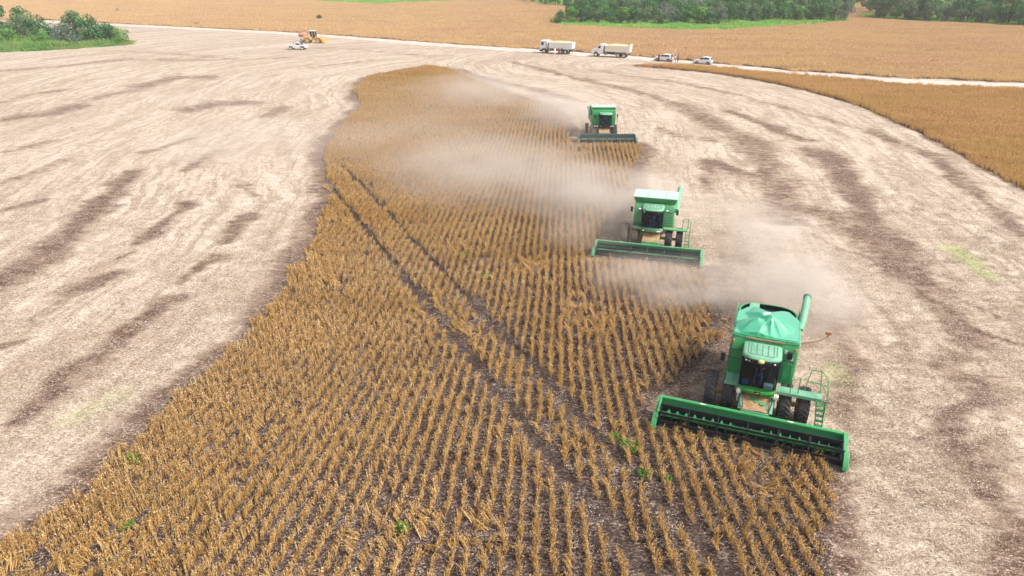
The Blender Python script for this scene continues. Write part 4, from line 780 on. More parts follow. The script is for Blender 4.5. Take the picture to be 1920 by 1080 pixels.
def combine_far(loc, rz, label):
    root = thing('combine_harvester', label, 'combine harvester', loc, rz); c = -.25
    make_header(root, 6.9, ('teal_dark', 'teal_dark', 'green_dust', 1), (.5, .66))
    f = MB(); f.prism([(.64, .35), (.64, 1.0), (2.0, 1.62), (2.4, 1.4), (2.4, 1.0), (.5, .32)], c - .72, c + .62); fh = f.build('feeder_house', M['green_old'], root, bevel=.02)
    s = MB(); s.grid(lambda u_, v_: (c - .70 + 1.3 * u_, .66 + 1.3 * v_, 1.03 + 1.3 * v_ * .455 + .04 * noise.noise(Vector((u_ * 5, v_ * 6, 5)))), 12, 16); s.build('chaff', M['straw_fill'], fh, fix=False)
    b = MB(); b.prism([(2.4, .95), (2.4, 1.9), (6.4, 1.9), (6.9, 1.5), (6.8, .9), (3.2, .75)], c - .7, c + .7); b.build('threshing_body', M['green_dust'], root, bevel=.03)
    b = MB(); b.prism([(2.1, 1.62), (2.1, 2.35), (2.25, 3.45), (5.6, 3.45), (6.6, 2.9), (6.9, 2.2), (6.8, 1.6)], c - 1.48, c + 1.45); bd = b.build('body', M['green'], root, bevel=.05)
    b = MB(); b.add([(c - 1.49, 2.9, 1.95), (c - 1.49, 4.6, 2.85), (c - 1.49, 4.6, 3.0), (c - 1.49, 2.9, 2.1), (c - 1.51, 2.9, 1.95), (c - 1.51, 4.6, 2.85), (c - 1.51, 4.6, 3.0), (c - 1.51, 2.9, 2.1)], [(0, 1, 2, 3), (4, 5, 6, 7), (0, 1, 5, 4), (1, 2, 6, 5), (2, 3, 7, 6), (3, 0, 4, 7)]); b.build('side_stripe', M['white'], bd)
    b = MB(); b.b2(c - 1.2, c - 1.06, 2.05, 2.2, 2.62, 2.98); b.build('vent_slot', M['black'], bd)
    b = MB(); b.b2(c - 1.50, c - 1.485, 3.0, 3.6, 2.7, 3.2); b.build('side_window', M['teal_dark'], bd)
    t = MB(); lo = [(c - 1.42, 2.5, 3.4), (c + 1.40, 2.5, 3.4), (c + 1.40, 3.6, 3.4), (c - 1.42, 3.6, 3.4)]; hi = [(c - 1.48, 2.42, 3.78), (c + 1.46, 2.42, 3.78), (c + 1.46, 3.7, 3.80), (c - 1.48, 3.7, 3.80)]; t.loft([lo, hi], cap=False); tk = t.build('grain_tank', M['green'], root)
    t = MB(); t.loft([[(c - 1.52, 2.38, 3.785), (c + 1.5, 2.38, 3.785), (c + 1.5, 3.75, 3.805), (c - 1.52, 3.75, 3.805)], [(c - 1.5, 2.4, 3.84), (c + 1.48, 2.4, 3.84), (c + 1.48, 3.73, 3.86), (c - 1.5, 3.73, 3.86)]]); t.build('tank_lid', M['lid'], tk)
    zs = cab_shell(root, c + .15, 1.15, 2.15, 1.62, 3.05, 1.45, ('navy', 'green_pale'), dict(lamps=(-.3,), rib='green'))
    b = MB(); b.b2(c - 1.35, c + 1.35, 1.25, 2.1, 1.55, 1.66); pl_ = b.build('platform', M['navy'], root, bevel=.02)
    for x in (-1.2, -.92, -.45, .38, .75, 1.0): b = MB(); b.box((c + x, 1.22, 1.70), (.15, .05, .12)); b.build('front_lamp', M['lamp'], pl_, bevel=.01)
    b = MB(); b.tube([(c + 1.2, 2.0, 3.42), (c + 1.2, 2.0, 3.50)], .07, 8); b.build('beacon', M['amber'], root)
    w = MB(); w.tube([(c - 1.65, 2.6, 2.9), (c - 1.62, 5.6, 3.2)], .16, 12); w.build('unloading_auger', M['green_dust'], root)
    w = MB(); w.tube([(c + 1.62, 1.9, 1.6), (c + 1.62, 1.9, 2.9)], .03, 8); e_ = w.build('mirror_arm', M['orange'], root); w = MB(); w.b2(c + 1.55, c + 1.70, 1.86, 1.94, 2.65, 3.05); w.build('mirror', M['black'], e_, bevel=.02)
    pipe(root, 'handrail', 'yellow', [[(c + 2.05, 1.4, .6), (c + 1.95, 1.5, 1.9), (c + 1.75, 1.7, 2.5)], [(c + 1.75, 1.4, .6), (c + 1.65, 1.5, 1.9)]] + [[(c + 1.75, 1.42, .7 + k * .26), (c + 2.04, 1.42, .7 + k * .26)] for k in range(5)], .026)
    w = MB(); w.tube([(c - 1.5, 2.15, .85), (c + 1.5, 2.15, .85)], .12, 8); w.build('front_axle', M['yellow'], root)
    for x in (-1.32, 1.32): tyre(root, (c + x, 2.15, .85), .85, .62, 20, mat='rubber_dusty' if x < 0 else 'rubber')
    w = MB(); w.tube([(c - 1.7, 5.6, .60), (c + 1.4, 5.6, .60)], .09, 8); w.build('rear_axle', M['yellow'], root)
    for x in (-1.72, 1.42): tyre(root, (c + x, 5.6, .6), .6, .36, 16, mat='rubber_dusty')
    M4 = Matrix.Translation(loc) @ Matrix.Rotation(rz, 4, 'Z')
    person(M4 @ Vector((c + .15, 1.85, zs - .10)), rz, SIT, ('c_khaki', 'c_navy', 'skin_dark', 'black'), 'seated driver in a khaki shirt inside the farthest combine')
    return root
combine_near((10.9, 25.75, 0), R(-20.9), 'nearest green combine with a tarpaulin over its grain tank, cutting towards the camera')
combine_mid((10.1, 47.1, 0), R(-15.4), 'dust covered green combine with a pale tank lid, between the other two combines')
combine_far((11.7, 83.6, 0), R(0), 'farthest green combine with a dark teal header and white tank lid')
# ================================================================ VEHICLES BY THE ROAD  (local frame: front = -x, wheels on z = 0)
def wheel(root, x, y, r, w, mat='rubber', rim='steel'):
    t = MB(); t.lathe([(r * .6, -w / 2), (r * .9, -w / 2), (r, -w * .38), (r, w * .38), (r * .9, w / 2), (r * .6, w / 2)], (0, 0, 0), 24); o = t.build('wheel', M[mat], root); o.location = (x, y, r); o.rotation_euler = (0, 0, math.pi / 2)
    q = MB(); q.lathe([(.001, -w * .30), (r * .25, -w * .42), (r * .35, -w * .25), (r * .55, -w * .3), (r * .62, -w * .46), (r * .62, w * .46), (r * .55, w * .3), (r * .35, w * .25), (r * .25, w * .42), (.001, w * .3)], (0, 0, 0), 20); q.build('rim', M[rim], o); return o
def side_pane(root, name, poly, y, mat='dkglass', t=.012):
    for s in (-1, 1): m_ = MB(); m_.prism(poly, s * y, s * (y + t), 'y'); m_.build(name, M[mat], root)
def car(loc, rz, label, hatch_open=False, L=4.25):
    root = thing('parked_car', label, 'car', loc, rz, None); k = L / 4.3
    prof = [(-2.12, .35), (-2.15, .62), (-2.02, .82), (-1.15, .98), (-.35, 1.46), (.15, 1.56), (1.25, 1.53), (1.75, 1.42), (2.08, .98), (2.13, .60), (2.10, .34)]
    low = [(-2.12, .35), (-2.15, .62), (-2.02, .82), (-1.15, .98), (2.08, 1.0), (2.13, .60), (2.10, .34)]
    b = MB(); secs = []
    arch = []
    for xc in (1.32, -1.28): arch += [(xc + .38 * math.cos(R(a)), .34 + .38 * math.sin(R(a))) for a in range(0, 181, 30)]
    poly = [(x * k, z) for x, z in low + arch]
    b.prism(poly, -.86, .86, 'y'); bd = b.build('body', M['white'], root, bevel=.05)
    c_ = MB()
    def rg(y, e): return [(x * k + (e if x < 0 else -e), y, z) for x, z in [(-1.15, .98), (-.35, 1.46 - e * .3), (.15, 1.56 - e * .2), (1.25, 1.53 - e * .2), (1.75, 1.42 - e * .3), (2.06, 1.0)]]
    c_.loft([rg(-.80, .0), rg(-.68, .06), rg(.68, .06), rg(.80, .0)] if False else [[(x, -.80 if z < 1.1 else -.66, z) for x, y, z in rg(0, 0)], [(x, .80 if z < 1.1 else .66, z) for x, y, z in rg(0, 0)]]); c_.build('cabin', M['white'], root, bevel=.04)
    for s in (-1, 1):
        for q in ([(-.82, 1.06), (-.28, 1.40), (.20, 1.45), (.30, 1.06)], [(.36, 1.06), (.27, 1.45), (1.22, 1.43), (1.55, 1.30), (1.62, 1.08)]):
            m_ = MB(); vs = [(x * k, s * (.80 - (z - 1.0) * .25 + .012), z) for x, z in q]; vs += [(x, y + s * .012, z) for x, y, z in vs]; n = len(q)
            m_.add(vs, [tuple(range(n)), tuple(range(n, 2 * n))] + [(i, (i + 1) % n, n + (i + 1) % n, n + i) for i in range(n)]); m_.build('side_window', M['dkglass'], root)
    m_ = MB(); m_.add([(-1.12 * k, -.70, 1.02), (-1.12 * k, .70, 1.02), (-.40 * k, .60, 1.45), (-.40 * k, -.60, 1.45), (-1.15 * k, -.70, 1.03), (-1.15 * k, .70, 1.03), (-.43 * k, .60, 1.47), (-.43 * k, -.60, 1.47)], [(0, 1, 2, 3), (4, 5, 6, 7), (0, 1, 5, 4), (1, 2, 6, 5), (2, 3, 7, 6), (3, 0, 4, 7)]); m_.build('windscreen', M['dkglass'], root)
    m_ = MB(); m_.add([(1.80 * k, -.62, 1.38), (1.80 * k, .62, 1.38), (2.07 * k, .70, 1.04), (2.07 * k, -.70, 1.04), (1.83 * k, -.62, 1.40), (1.83 * k, .62, 1.40), (2.10 * k, .70, 1.05), (2.10 * k, -.70, 1.05)], [(0, 1, 2, 3), (4, 5, 6, 7), (0, 1, 5, 4), (1, 2, 6, 5), (2, 3, 7, 6), (3, 0, 4, 7)]); m_.build('rear_window', M['dkglass' if not hatch_open else 'black'], root)
    for s in (-1, 1):
        m_ = MB(); m_.box((-2.05 * k, s * .66, .74), (.16, .30, .13)); m_.build('headlight', M['lamp'], root, bevel=.03)
        m_ = MB(); m_.box((2.09 * k, s * .70, .92), (.08, .22, .20)); m_.build('tail_light', M['c_red'], root, bevel=.02)
        m_ = MB(); m_.box((-.80 * k, s * .95, 1.06), (.12, .16, .11)); m_.build('wing_mirror', M['white'], root, bevel=.03)
    for x in (-1.28, 1.32):
        for y in (-.78, .78): wheel(root, x * k, y, .33, .22)
    m_ = MB(); m_.b2(-2.14 * k, 2.12 * k, -.80, .80, .24, .36); m_.build('sill', M['black'], root)
    if hatch_open:
        m_ = MB(); m_.add([(1.70, -.66, 1.50), (1.70, .66, 1.50), (2.55, .62, 1.98), (2.55, -.62, 1.98), (1.70, -.66, 1.57), (1.70, .66, 1.57), (2.55, .62, 2.05), (2.55, -.62, 2.05)], [(0, 1, 2, 3), (4, 5, 6, 7), (0, 1, 5, 4), (1, 2, 6, 5), (2, 3, 7, 6), (3, 0, 4, 7)]); m_.build('tailgate', M['white'], root, bevel=.02)
    return root
def pickup(loc, rz, label):      # front = +x
    root = thing('pickup_truck', label, 'pickup truck', loc, rz)
    arch = []
    for xc in (1.65, -1.35): arch += [(xc + .42 * math.cos(R(a)), .40 + .42 * math.sin(R(a))) for a in range(0, 181, 30)]
    b = MB(); b.prism([(2.55, .45), (2.60, .85), (2.45, 1.05), (1.45, 1.13), (.35, 1.12), (-.28, 1.12), (-.30, .80), (-2.5, .80), (-2.5, .45)][::-1] + [] , -.86, .86, 'y')
    bd = b.build('body', M['white'], root, bevel=.04)
    b = MB(); b.b2(-2.5, -.32, -.88, -.80, .5, 1.14); b.b2(-2.5, -.32, .80, .88, .5, 1.14); b.b2(-2.52, -2.44, -.80, .80, .5, 1.14); b.build('cargo_bed', M['white'], root, bevel=.02)
    b = MB(); b.b2(-2.4, -.36, -.78, .78, .805, .83); b.build('bed_floor', M['black'], root)
    c_ = MB(); c_.loft([[(x, -.80 if z < 1.2 else -.64, z) for x, z in ((1.50, 1.12), (.80, 1.66), (-.15, 1.70), (-.28, 1.12))], [(x, .80 if z < 1.2 else .64, z) for x, z in ((1.50, 1.12), (.80, 1.66), (-.15, 1.70), (-.28, 1.12))]]); c_.build('cabin', M['white'], root, bevel=.04)
    for s in (-1, 1):
        m_ = MB(); q = [(1.22, 1.20), (.74, 1.58), (.0, 1.60), (-.08, 1.20)]; vs = [(x, s * (.795 - (z - 1.12) * .276 + .01), z) for x, z in q]; vs += [(x, y + s * .012, z) for x, y, z in vs]
        m_.add(vs, [(0, 1, 2, 3), (4, 5, 6, 7)] + [(i, (i + 1) % 4, 4 + (i + 1) % 4, 4 + i) for i in range(4)]); m_.build('side_window', M['dkglass'], root)
        m_ = MB(); m_.box((2.56, s * .68, .82), (.1, .28, .16)); m_.build('headlight', M['lamp'], root, bevel=.02)
        m_ = MB(); m_.b2(1.65 - .45, 1.65 + .45, s * .86, s * .90, .55, .86); m_.b2(-1.35 - .45, -1.35 + .45, s * .86, s * .90, .55, .86); m_.build('wheel_arch', M['black'], root)
    m_ = MB(); m_.add([(1.48, -.70, 1.16), (1.48, .70, 1.16), (.84, .58, 1.64), (.84, -.58, 1.64), (1.51, -.70, 1.17), (1.51, .70, 1.17), (.87, .58, 1.66), (.87, -.58, 1.66)], [(0, 1, 2, 3), (4, 5, 6, 7), (0, 1, 5, 4), (1, 2, 6, 5), (2, 3, 7, 6), (3, 0, 4, 7)]); m_.build('windscreen', M['dkglass'], root)
    b = MB()
    for y in (-.7, .7): b.tube([(-.5, y, 1.12), (-.45, y, 1.68)], .03, 6)
    b.tube([(-.45, -.7, 1.68), (-.45, .7, 1.68)], .03, 6); b.build('rack', M['black'], root)
    for x in (1.65, -1.35):
        for y in (-.80, .80): wheel(root, x, y, .39, .24, rim='white')
    return root
def dump_truck(loc, rz, label, nose, L):
    root = thing('dump_truck', label, 'dump truck', loc, rz); W = 1.22
    hl = L / 2; x0 = -hl
    ch = MB(); ch.b2(x0 + .5, hl - .3, -.42, .42, .62, .92); ch.build('chassis', M['black'], root)
    if nose:
        b = MB(); b.prism([(x0, .50), (x0 + .02, .95), (x0 + .22, 1.62), (x0 + 1.35, 1.90), (x0 + 1.75, 2.62), (x0 + 2.15, 2.85), (x0 + 2.95, 2.88), (x0 + 3.0, .75), (x0 + 1.9, .6), (x0 + 1.62, 1.05), (x0 + 1.25, 1.25), (x0 + .85, 1.05), (x0 + .62, .5)], -W + .05, W - .05, 'y'); b.build('cab', M['white'], root, bevel=.08)
        win = [(x0 + 1.62, 1.95), (x0 + 1.95, 2.48), (x0 + 2.35, 2.50), (x0 + 2.35, 1.95)]; wx_ = x0 + 1.24; cabend = x0 + 3.0
        side_pane(root, 'side_window', win, W - .045)
    else:
        b = MB(); b.prism([(x0, .85), (x0 + .05, 2.0), (x0 + .22, 2.95), (x0 + 1.9, 3.0), (x0 + 1.95, 1.0), (x0 + 1.6, 1.0), (x0 + 1.5, 1.2), (x0 + .75, 1.25), (x0 + .6, .85)], -W, W, 'y'); b.build('cab', M['white'], root, bevel=.08)
        side_pane(root, 'side_window', [(x0 + .38, 1.95), (x0 + .45, 2.62), (x0 + 1.05, 2.64), (x0 + 1.05, 1.95)], W + .002); wx_ = x0 + 1.15; cabend = x0 + 2.0
        b = MB(); b.b2(x0 - .02, x0 + .5, -W - .01, W + .01, .45, .86); b.build('bumper', M['navy'], root, bevel=.04)
        side_pane(root, 'cab_gap', [(x0 + 1.62, 1.05), (x0 + 1.62, 2.7), (x0 + 1.78, 2.7), (x0 + 1.78, 1.05)], W + .002, 'black')
    b = MB(); zz = (1.75, 2.55) if not nose else (1.98, 2.5); xx = (x0 - .01, x0 + .16) if not nose else (x0 + 1.46, x0 + 1.74)
    b.add([(xx[0], -1.0, zz[0]), (xx[0], 1.0, zz[0]), (xx[1], .95, zz[1]), (xx[1], -.95, zz[1]), (xx[0] - .03, -1.0, zz[0]), (xx[0] - .03, 1.0, zz[0]), (xx[1] - .03, .95, zz[1]), (xx[1] - .03, -.95, zz[1])], [(0, 1, 2, 3), (4, 5, 6, 7), (0, 1, 5, 4), (1, 2, 6, 5), (2, 3, 7, 6), (3, 0, 4, 7)]); b.build('windscreen', M['dkglass'], root)
    for s in (-1, 1):
        b = MB(); b.box((x0 + (.12 if nose else 0), s * .9, .98 if nose else .72), (.12, .34, .22)); b.build('headlight', M['lamp'], root, bevel=.03)
        b = MB(); b.box((cabend + .55, s * .95, .80), (.8, .42, .5)); b.build('fuel_tank', M['steel'], root, bevel=.06)
    b = MB(); b.tube([(cabend + .15, .8, .8), (cabend + .15, .8, 2.7)], .09, 8); b.tube([(cabend + .15, -.8, .8), (cabend + .15, -.8, 2.6)], .12, 8); b.build('exhaust_stack', M['navy'], root)
    # tipper body with ribs, load of soybeans
    t0, t1 = cabend + .35, hl - .05; top = 2.65; bt = 1.25
    b = MB(); m_ = 'white' if not nose else 'white_dirty'
    if nose: b.prism([(t0, bt + .25), (t0 + .2, top), (t1 - .75, top), (t1 + .1, top + .35), (t1 - .15, 1.0), (t1 - .6, 1.0), (t1 - .6, bt), (t0 + .3, bt)], -W - .03, -W + .05, 'y'); b.prism([(t0, bt + .25), (t0 + .2, top), (t1 - .75, top), (t1 + .1, top + .35), (t1 - .15, 1.0), (t1 - .6, 1.0), (t1 - .6, bt), (t0 + .3, bt)], W - .05, W + .03, 'y')
    else: b.prism([(t0, bt), (t0, top), (t1 + .1, top + .05), (t1 - .05, bt - .1)], -W - .03, -W + .05, 'y'); b.prism([(t0, bt), (t0, top), (t1 + .1, top + .05), (t1 - .05, bt - .1)], W - .05, W + .03, 'y')
    b.b2(t0, t0 + .1, -W + .05, W - .05, bt, top + .1); b.b2(t1 - .12, t1 - .02, -W + .05, W - .05, bt, top + (.3 if nose else .02)); b.b2(t0, t1 - .1, -W + .05, W - .05, bt, bt + .08)
    tb = b.build('tipper_body', M[m_], root, bevel=.02)
    b = MB()
    for s in (-1, 1):
        for k in range(9): x = t0 + .35 + k * (t1 - t0 - .7) / 8; b.b2(x - .06, x + .06, s * (W - .12) - .05, s * (W - .12) + .05, bt - .28, bt)
        b.b2(t0 + .2, t1 - .2, s * .5 - .06, s * .5 + .06, bt - .3, bt)
    b.build('body_ribs', M['black'], tb)
    ld = MB(); ld.grid(lambda u_, v_: (t0 + .12 + (t1 - t0 - .28) * u_, -W + .06 + (2 * W - .12) * v_, top - .12 + .42 * math.sin(math.pi * u_) ** .6 * math.sin(math.pi * v_) + .12 * noise.noise(Vector((u_ * 6, v_ * 4, L)))), 16, 8); ld.build('soybean_load', M['load'], tb, fix=False)
    axles = [wx_] + ([hl - 2.75, hl - 1.35] if nose else [hl - 2.85, hl - 1.7])
    for i, x in enumerate(axles):
        for y in ((-1.02, 1.02) if i == 0 else (-.95, .95)): wheel(root, x, y, .52, .30 if i == 0 else .55, rim='white_dirty')
    for s in (-1, 1):
        b = MB(); a0, a1 = axles[1] - .6, axles[2] + .6; b.b2(a0, a1, s * 1.0 - .25, s * 1.0 + .25, 1.08, 1.13); b.beam((a0, s * 1.0, 1.1), (a0 - .2, s * 1.0, .75), .5, .04); b.beam((a1, s * 1.0, 1.1), (a1 + .2, s * 1.0, .7), .5, .04); b.build('mudguard', M['white_dirty'], root)
    return root
M['load'] = plain('soybean_grain', (.72, .52, .28), .9, .25, 5)
def wheel_loader(loc, rz, label):      # front bucket = +x
    root = thing('wheel_loader', label, 'wheel loader', loc, rz)
    b = MB(); b.prism([(-3.0, .8), (-3.0, 1.75), (-2.8, 1.95), (-.9, 2.0), (-.7, 1.7), (-.4, 1.6), (-.4, .8)], -.75, .75, 'y'); b.build('engine_cover', M['yellow_l'], root, bevel=.08)
    b = MB(); b.prism([(-.3, .75), (-.3, 1.3), (.9, 1.5), (1.5, 1.35), (1.6, .7)], -.55, .55, 'y'); b.build('front_frame', M['yellow_l'], root, bevel=.04)
    b = MB(); b.prism([(-.95, 1.3), (-1.05, 3.05), (.35, 3.05), (.55, 1.9), (.2, 1.3)], -.72, .72, 'y'); cb = b.build('cab', M['dkglass'], root, bevel=.03)
    b = MB(); b.b2(-1.15, .5, -.8, .8, 3.06, 3.22); b.build('cab_roof', M['white'], root, bevel=.05)
    b = MB()
    for y in (-.74, .74):
        for p, q in (((-.98, 1.3), (-1.06, 3.06)), ((-.25, 1.3), (-.3, 3.06)), ((.22, 1.3), (.56, 1.9)), ((.56, 1.9), (.36, 3.06))): b.beam((p[0], y, p[1]), (q[0], y, q[1]), .07)
    b.build('cab_frame', M['yellow_l'], cb)
    b = MB()
    for y in (-.45, .45): b.beam((.6, y, 1.45), (1.9, y, 1.15), .12, .3); b.beam((1.9, y, 1.15), (2.6, y, .5), .12, .28)
    b.tube([(.8, 0, 1.2), (2.1, 0, 1.3)], .08, 8); b.build('lift_arm', M['yellow_l'], root, bevel=.02)
    b = MB(); b.prism([(2.35, .25), (2.25, 1.05), (2.45, 1.25), (2.55, .45), (3.35, .18), (3.4, .1), (2.6, .08)], -1.3, 1.3, 'y'); b.prism([(2.35, .25), (2.25, 1.05), (2.45, 1.25), (3.35, .18), (2.6, .08)], -1.33, -1.27, 'y'); b.prism([(2.35, .25), (2.25, 1.05), (2.45, 1.25), (3.35, .18), (2.6, .08)], 1.27, 1.33, 'y'); b.build('bucket', M['yellow_l'], root)
    for x in (-1.7, 1.25):
        for y in (-.95, .95): wheel(root, x, y, .74, .5, 'rubber_dusty', 'yellow_l'); m_ = MB(); m_.prism([(x - .85, .95), (x - .6, 1.5), (x + .6, 1.55), (x + .85, 1.0), (x + .78, 1.0), (x + .55, 1.48), (x - .55, 1.44), (x - .78, .95)], y - .28, y + .28, 'y'); m_.build('mudguard', M['yellow_l'], root)
    b = MB(); b.tube([(-1.9, 0, 1.9), (-1.9, 0, 2.6)], .06, 8); b.build('exhaust_pipe', M['black'], root)
    return root
def tank_trailer(loc, rz, label):
    root = thing('tank_trailer', label, 'tank trailer', loc, rz)
    t = MB(); n = 20
    def sec(x, k): return [(x, .62 * k * math.cos(2 * math.pi * i / n), 1.92 + .58 * k * math.sin(2 * math.pi * i / n)) for i in range(n)]
    t.loft([sec(-1.75, .55), sec(-1.66, .85), sec(-1.5, 1), sec(.55, 1), sec(.72, .85), sec(.8, .5)]); t.build('tank', M['redtank'], root)
    b = MB()
    for x in (-1.3, -.4, .4): b.prism([(.64 * math.cos(R(a)), 1.92 + .60 * math.sin(R(a))) for a in range(0, 360, 15)], x, x + .05, 'x')
    b.tube([(-.5, 0, 2.45), (-.5, 0, 2.62)], .22, 12); b.build('tank_bands', M['redtank'], root)
    b = MB(); b.b2(-1.6, 1.0, -.4, .4, 1.0, 1.18); b.beam((1.0, 0, 1.05), (2.1, 0, .7), .12); b.b2(-1.5, -1.3, -.35, .35, 1.18, 1.5); b.b2(.4, .6, -.35, .35, 1.18, 1.5); b.build('frame', M['orange'], root)
    b = MB(); b.prism([(-1.5, .75), (-1.5, 1.35), (.0, 1.35), (-.2, .75)], -.62, -.5, 'y'); b.build('side_locker', M['white_dirty'], root, bevel=.03)
    for y in (-.75, .75): wheel(root, -.9, y, .45, .26, 'rubber_dusty', 'white_dirty')
    return root
dump_truck((11.0, 174.6, 0), R(-22), 'white flat fronted dump truck with high straight sides, grain heaped in its body', False, 8.3)
dump_truck((23.2, 167.8, 0), R(-22), 'white long nosed dump truck with two rear axles and a raised tailboard', True, 9.3)
car((34.0, 160.2, 0), R(-28), 'white car with its tailgate raised and people standing round it', True, 4.0)
car((41.6, 155.3, 0), R(-30), 'closed white car parked alone, rightmost vehicle at the road edge', False, 4.0)
pickup((-54.6, 183.0, 0), R(-5), 'white pickup truck parked on the stubble below the yellow loader')
wheel_loader((-54.2, 198.6, 0), R(-3), 'yellow wheel loader with dark blue cab glass and white roof')
tank_trailer((-57.3, 200.6, 0), R(-3), 'faded red tank trailer standing behind the yellow loader')
person((10.2, 171.2, 0), R(20), dict(wrl=(-.22, -.16, .95)), ('c_white', 'c_white', 'skin', 'black'), 'person in a white shirt and pale trousers beside the flat fronted truck', None)
person((11.1, 171.6, 0), R(-160), dict(ell=(-.30, .06, 1.16), wrl=(-.16, -.10, 1.02)), ('c_red', 'c_navy', 'skin_dark', 'black'), 'person in a red shirt and dark trousers beside the flat fronted truck', None)
person((11.9, 171.0, 0), R(150), dict(knl=(-.12, -.10, .50), anl=(-.12, .02, .09)), ('c_navy', 'c_jeans', 'skin', 'black'), 'person in a navy shirt and light blue trousers beside the rear truck wheels', None)
person((32.6, 158.8, 0), R(10), dict(wrr=(.20, -.18, 1.0)), ('c_maroon', 'c_navy', 'skin_dark', 'black'), 'person in a dark red shirt and navy trousers at the front wheel of the car', None)
person((35.1, 157.4, 0), R(60), dict(pel=(0, .1, .62), chest=(0, -.02, .95), neck=(0, -.08, 1.12), head=(0, -.13, 1.24), top=(0, -.12, 1.35), shl=(-.19, -.04, 1.07), shr=(.19, -.04, 1.07), ell=(-.24, -.2, .85), elr=(.24, -.2, .85), wrl=(-.2, -.42, .8), wrr=(.2, -.42, .8),
       hil=(-.1, .1, .6), hir=(.1, .1, .6), knl=(-.15, -.28, .52), knr=(.15, -.28, .52), anl=(-.14, -.05, .09), anr=(.14, -.05, .09), tol=(-.15, -.23, .04), tor=(.15, -.23, .04)), ('c_red', 'c_maroon', 'skin', 'black'), 'person in red crouching by the rear wheel of the car with the raised tailgate', None)
person((35.9, 156.9, 0), R(80), dict(ell=(-.28, -.12, 1.2), wrl=(-.2, -.35, 1.28)), ('c_white', 'c_jeans', 'skin', 'black'), 'person in a white shirt and blue jeans behind the raised tailgate', None)
person((36.6, 157.6, 0), R(-70), dict(elr=(.28, -.12, 1.2), wrr=(.2, -.3, 1.25)), ('c_green', 'c_jeans', 'skin_dark', 'black'), 'person in a teal shirt reaching into the boot of the car', None)

# ================================================================ TREES AND SHRUBS
def tree_meshes(seed, mat, h, r, n=1500, leaf=.36, low=.25, lobes=11):
    random.seed(seed); lob = []
    for i in range(lobes):
        a = random.uniform(0, 6.28); d = r * math.sqrt(random.random()) * .72; z = h * random.uniform(low + .12, .86); z = min(z, h * (1 - .35 * (d / r) ** 2) - .5)
        lob.append((Vector((d * math.cos(a), d * math.sin(a), z)), r * random.uniform(.26, .46)))
    lob.append((Vector((rv(.2), rv(.2), h * .84)), r * .34))
    cr = MB()
    for k in range(n):
        c, q = random.choice(lob); v = Vector((random.gauss(0, 1), random.gauss(0, 1), random.gauss(0, 1))).normalized(); rad = q * random.uniform(.55, 1.12) ** .6
        p = c + Vector((v.x * rad, v.y * rad, v.z * rad * .82)); nrm = (v + Vector((rv(.8), rv(.8), rv(.8) + .35))).normalized(); a = nrm.cross(Vector((rv(), rv(), rv()))).normalized(); b = nrm.cross(a); s = leaf * random.uniform(.5, 1.15)
        cr.add([p - a * s * .5, p + b * s * .36, p + a * s * .5, p - b * s * .36], [(0, 1, 2, 3)])
    crown = cr.mesh('crown', M[mat], fix=False, smooth=0)
    tr = MB(); base = h * low; top = Vector((rv(.3), rv(.3), h * .55)); tr.tube([(0, 0, -.1), (top.x * .3, top.y * .3, base), tuple(top)], [h * .030, h * .022, h * .010], 7)
    for c, q in lob: s_ = Vector((top.x * .3, top.y * .3, base)).lerp(top, random.random() * .6); tr.tube([tuple(s_), tuple(s_.lerp(c, .5) + Vector((rv(.2), rv(.2), .1))), tuple(c)], [h * .012, h * .008, h * .003], 5)
    return crown, tr.mesh('trunk', M['bark'])
KINDS = [tree_meshes(1, 'leaf', 6.8, 3.3, 2600, .42, .06, 14), tree_meshes(2, 'leaf', 7.8, 3.7, 3000, .42, .06, 15), tree_meshes(3, 'leaf2', 6.4, 3.4, 2500, .42, .06, 14), tree_meshes(4, 'leaf3', 6.0, 2.8, 2200, .42, .05, 13), tree_meshes(5, 'leaf4', 6.4, 3.1, 2000, .40, .08, 13),
         tree_meshes(6, 'leaf', 9.0, 4.0, 3200, .46, .08, 16), tree_meshes(7, 'leaf2', 8.6, 4.2, 3200, .46, .08, 16),
         tree_meshes(8, 'leaf3', 3.6, 2.5, 1700, .32, .02), tree_meshes(9, 'leaf', 3.4, 2.7, 2000, .32, .02), tree_meshes(10, 'leaf2', 5.4, 2.5, 1500, .32, .30, 9), tree_meshes(11, 'leaf', 5.6, 2.3, 1500, .32, .30, 8), tree_meshes(12, 'leaf4', 2.6, 2.1, 1100, .28, .02)]
LOOK = ['dark green rounded', 'tall dark green', 'olive green spreading', 'bright green', 'grey green thin leaved', 'large dark green', 'large olive green', 'low bright green', 'low dark green', 'open crowned olive', 'slender dark green', 'low grey green']
ORD = 'first second third fourth fifth sixth seventh eighth ninth tenth eleventh twelfth thirteenth fourteenth fifteenth sixteenth seventeenth eighteenth nineteenth twentieth'.split()
def nth(i): return ORD[i] if i < 20 else 'twenty-' + ORD[i - 20]
def tree(x, y, k, s, label, group, name='tree', cat='tree'):
    root = thing(name, label, cat, (x, y, 0), random.uniform(0, 6.28), group); s *= 1.06; root.scale = (s, s, s * random.uniform(.96, 1.16))
    for nm, me_ in zip(('crown', 'trunk'), KINDS[k]):
        o = bpy.data.objects.new(nm, me_); COL.objects.link(o); o.parent = root
    return root
random.seed(21)
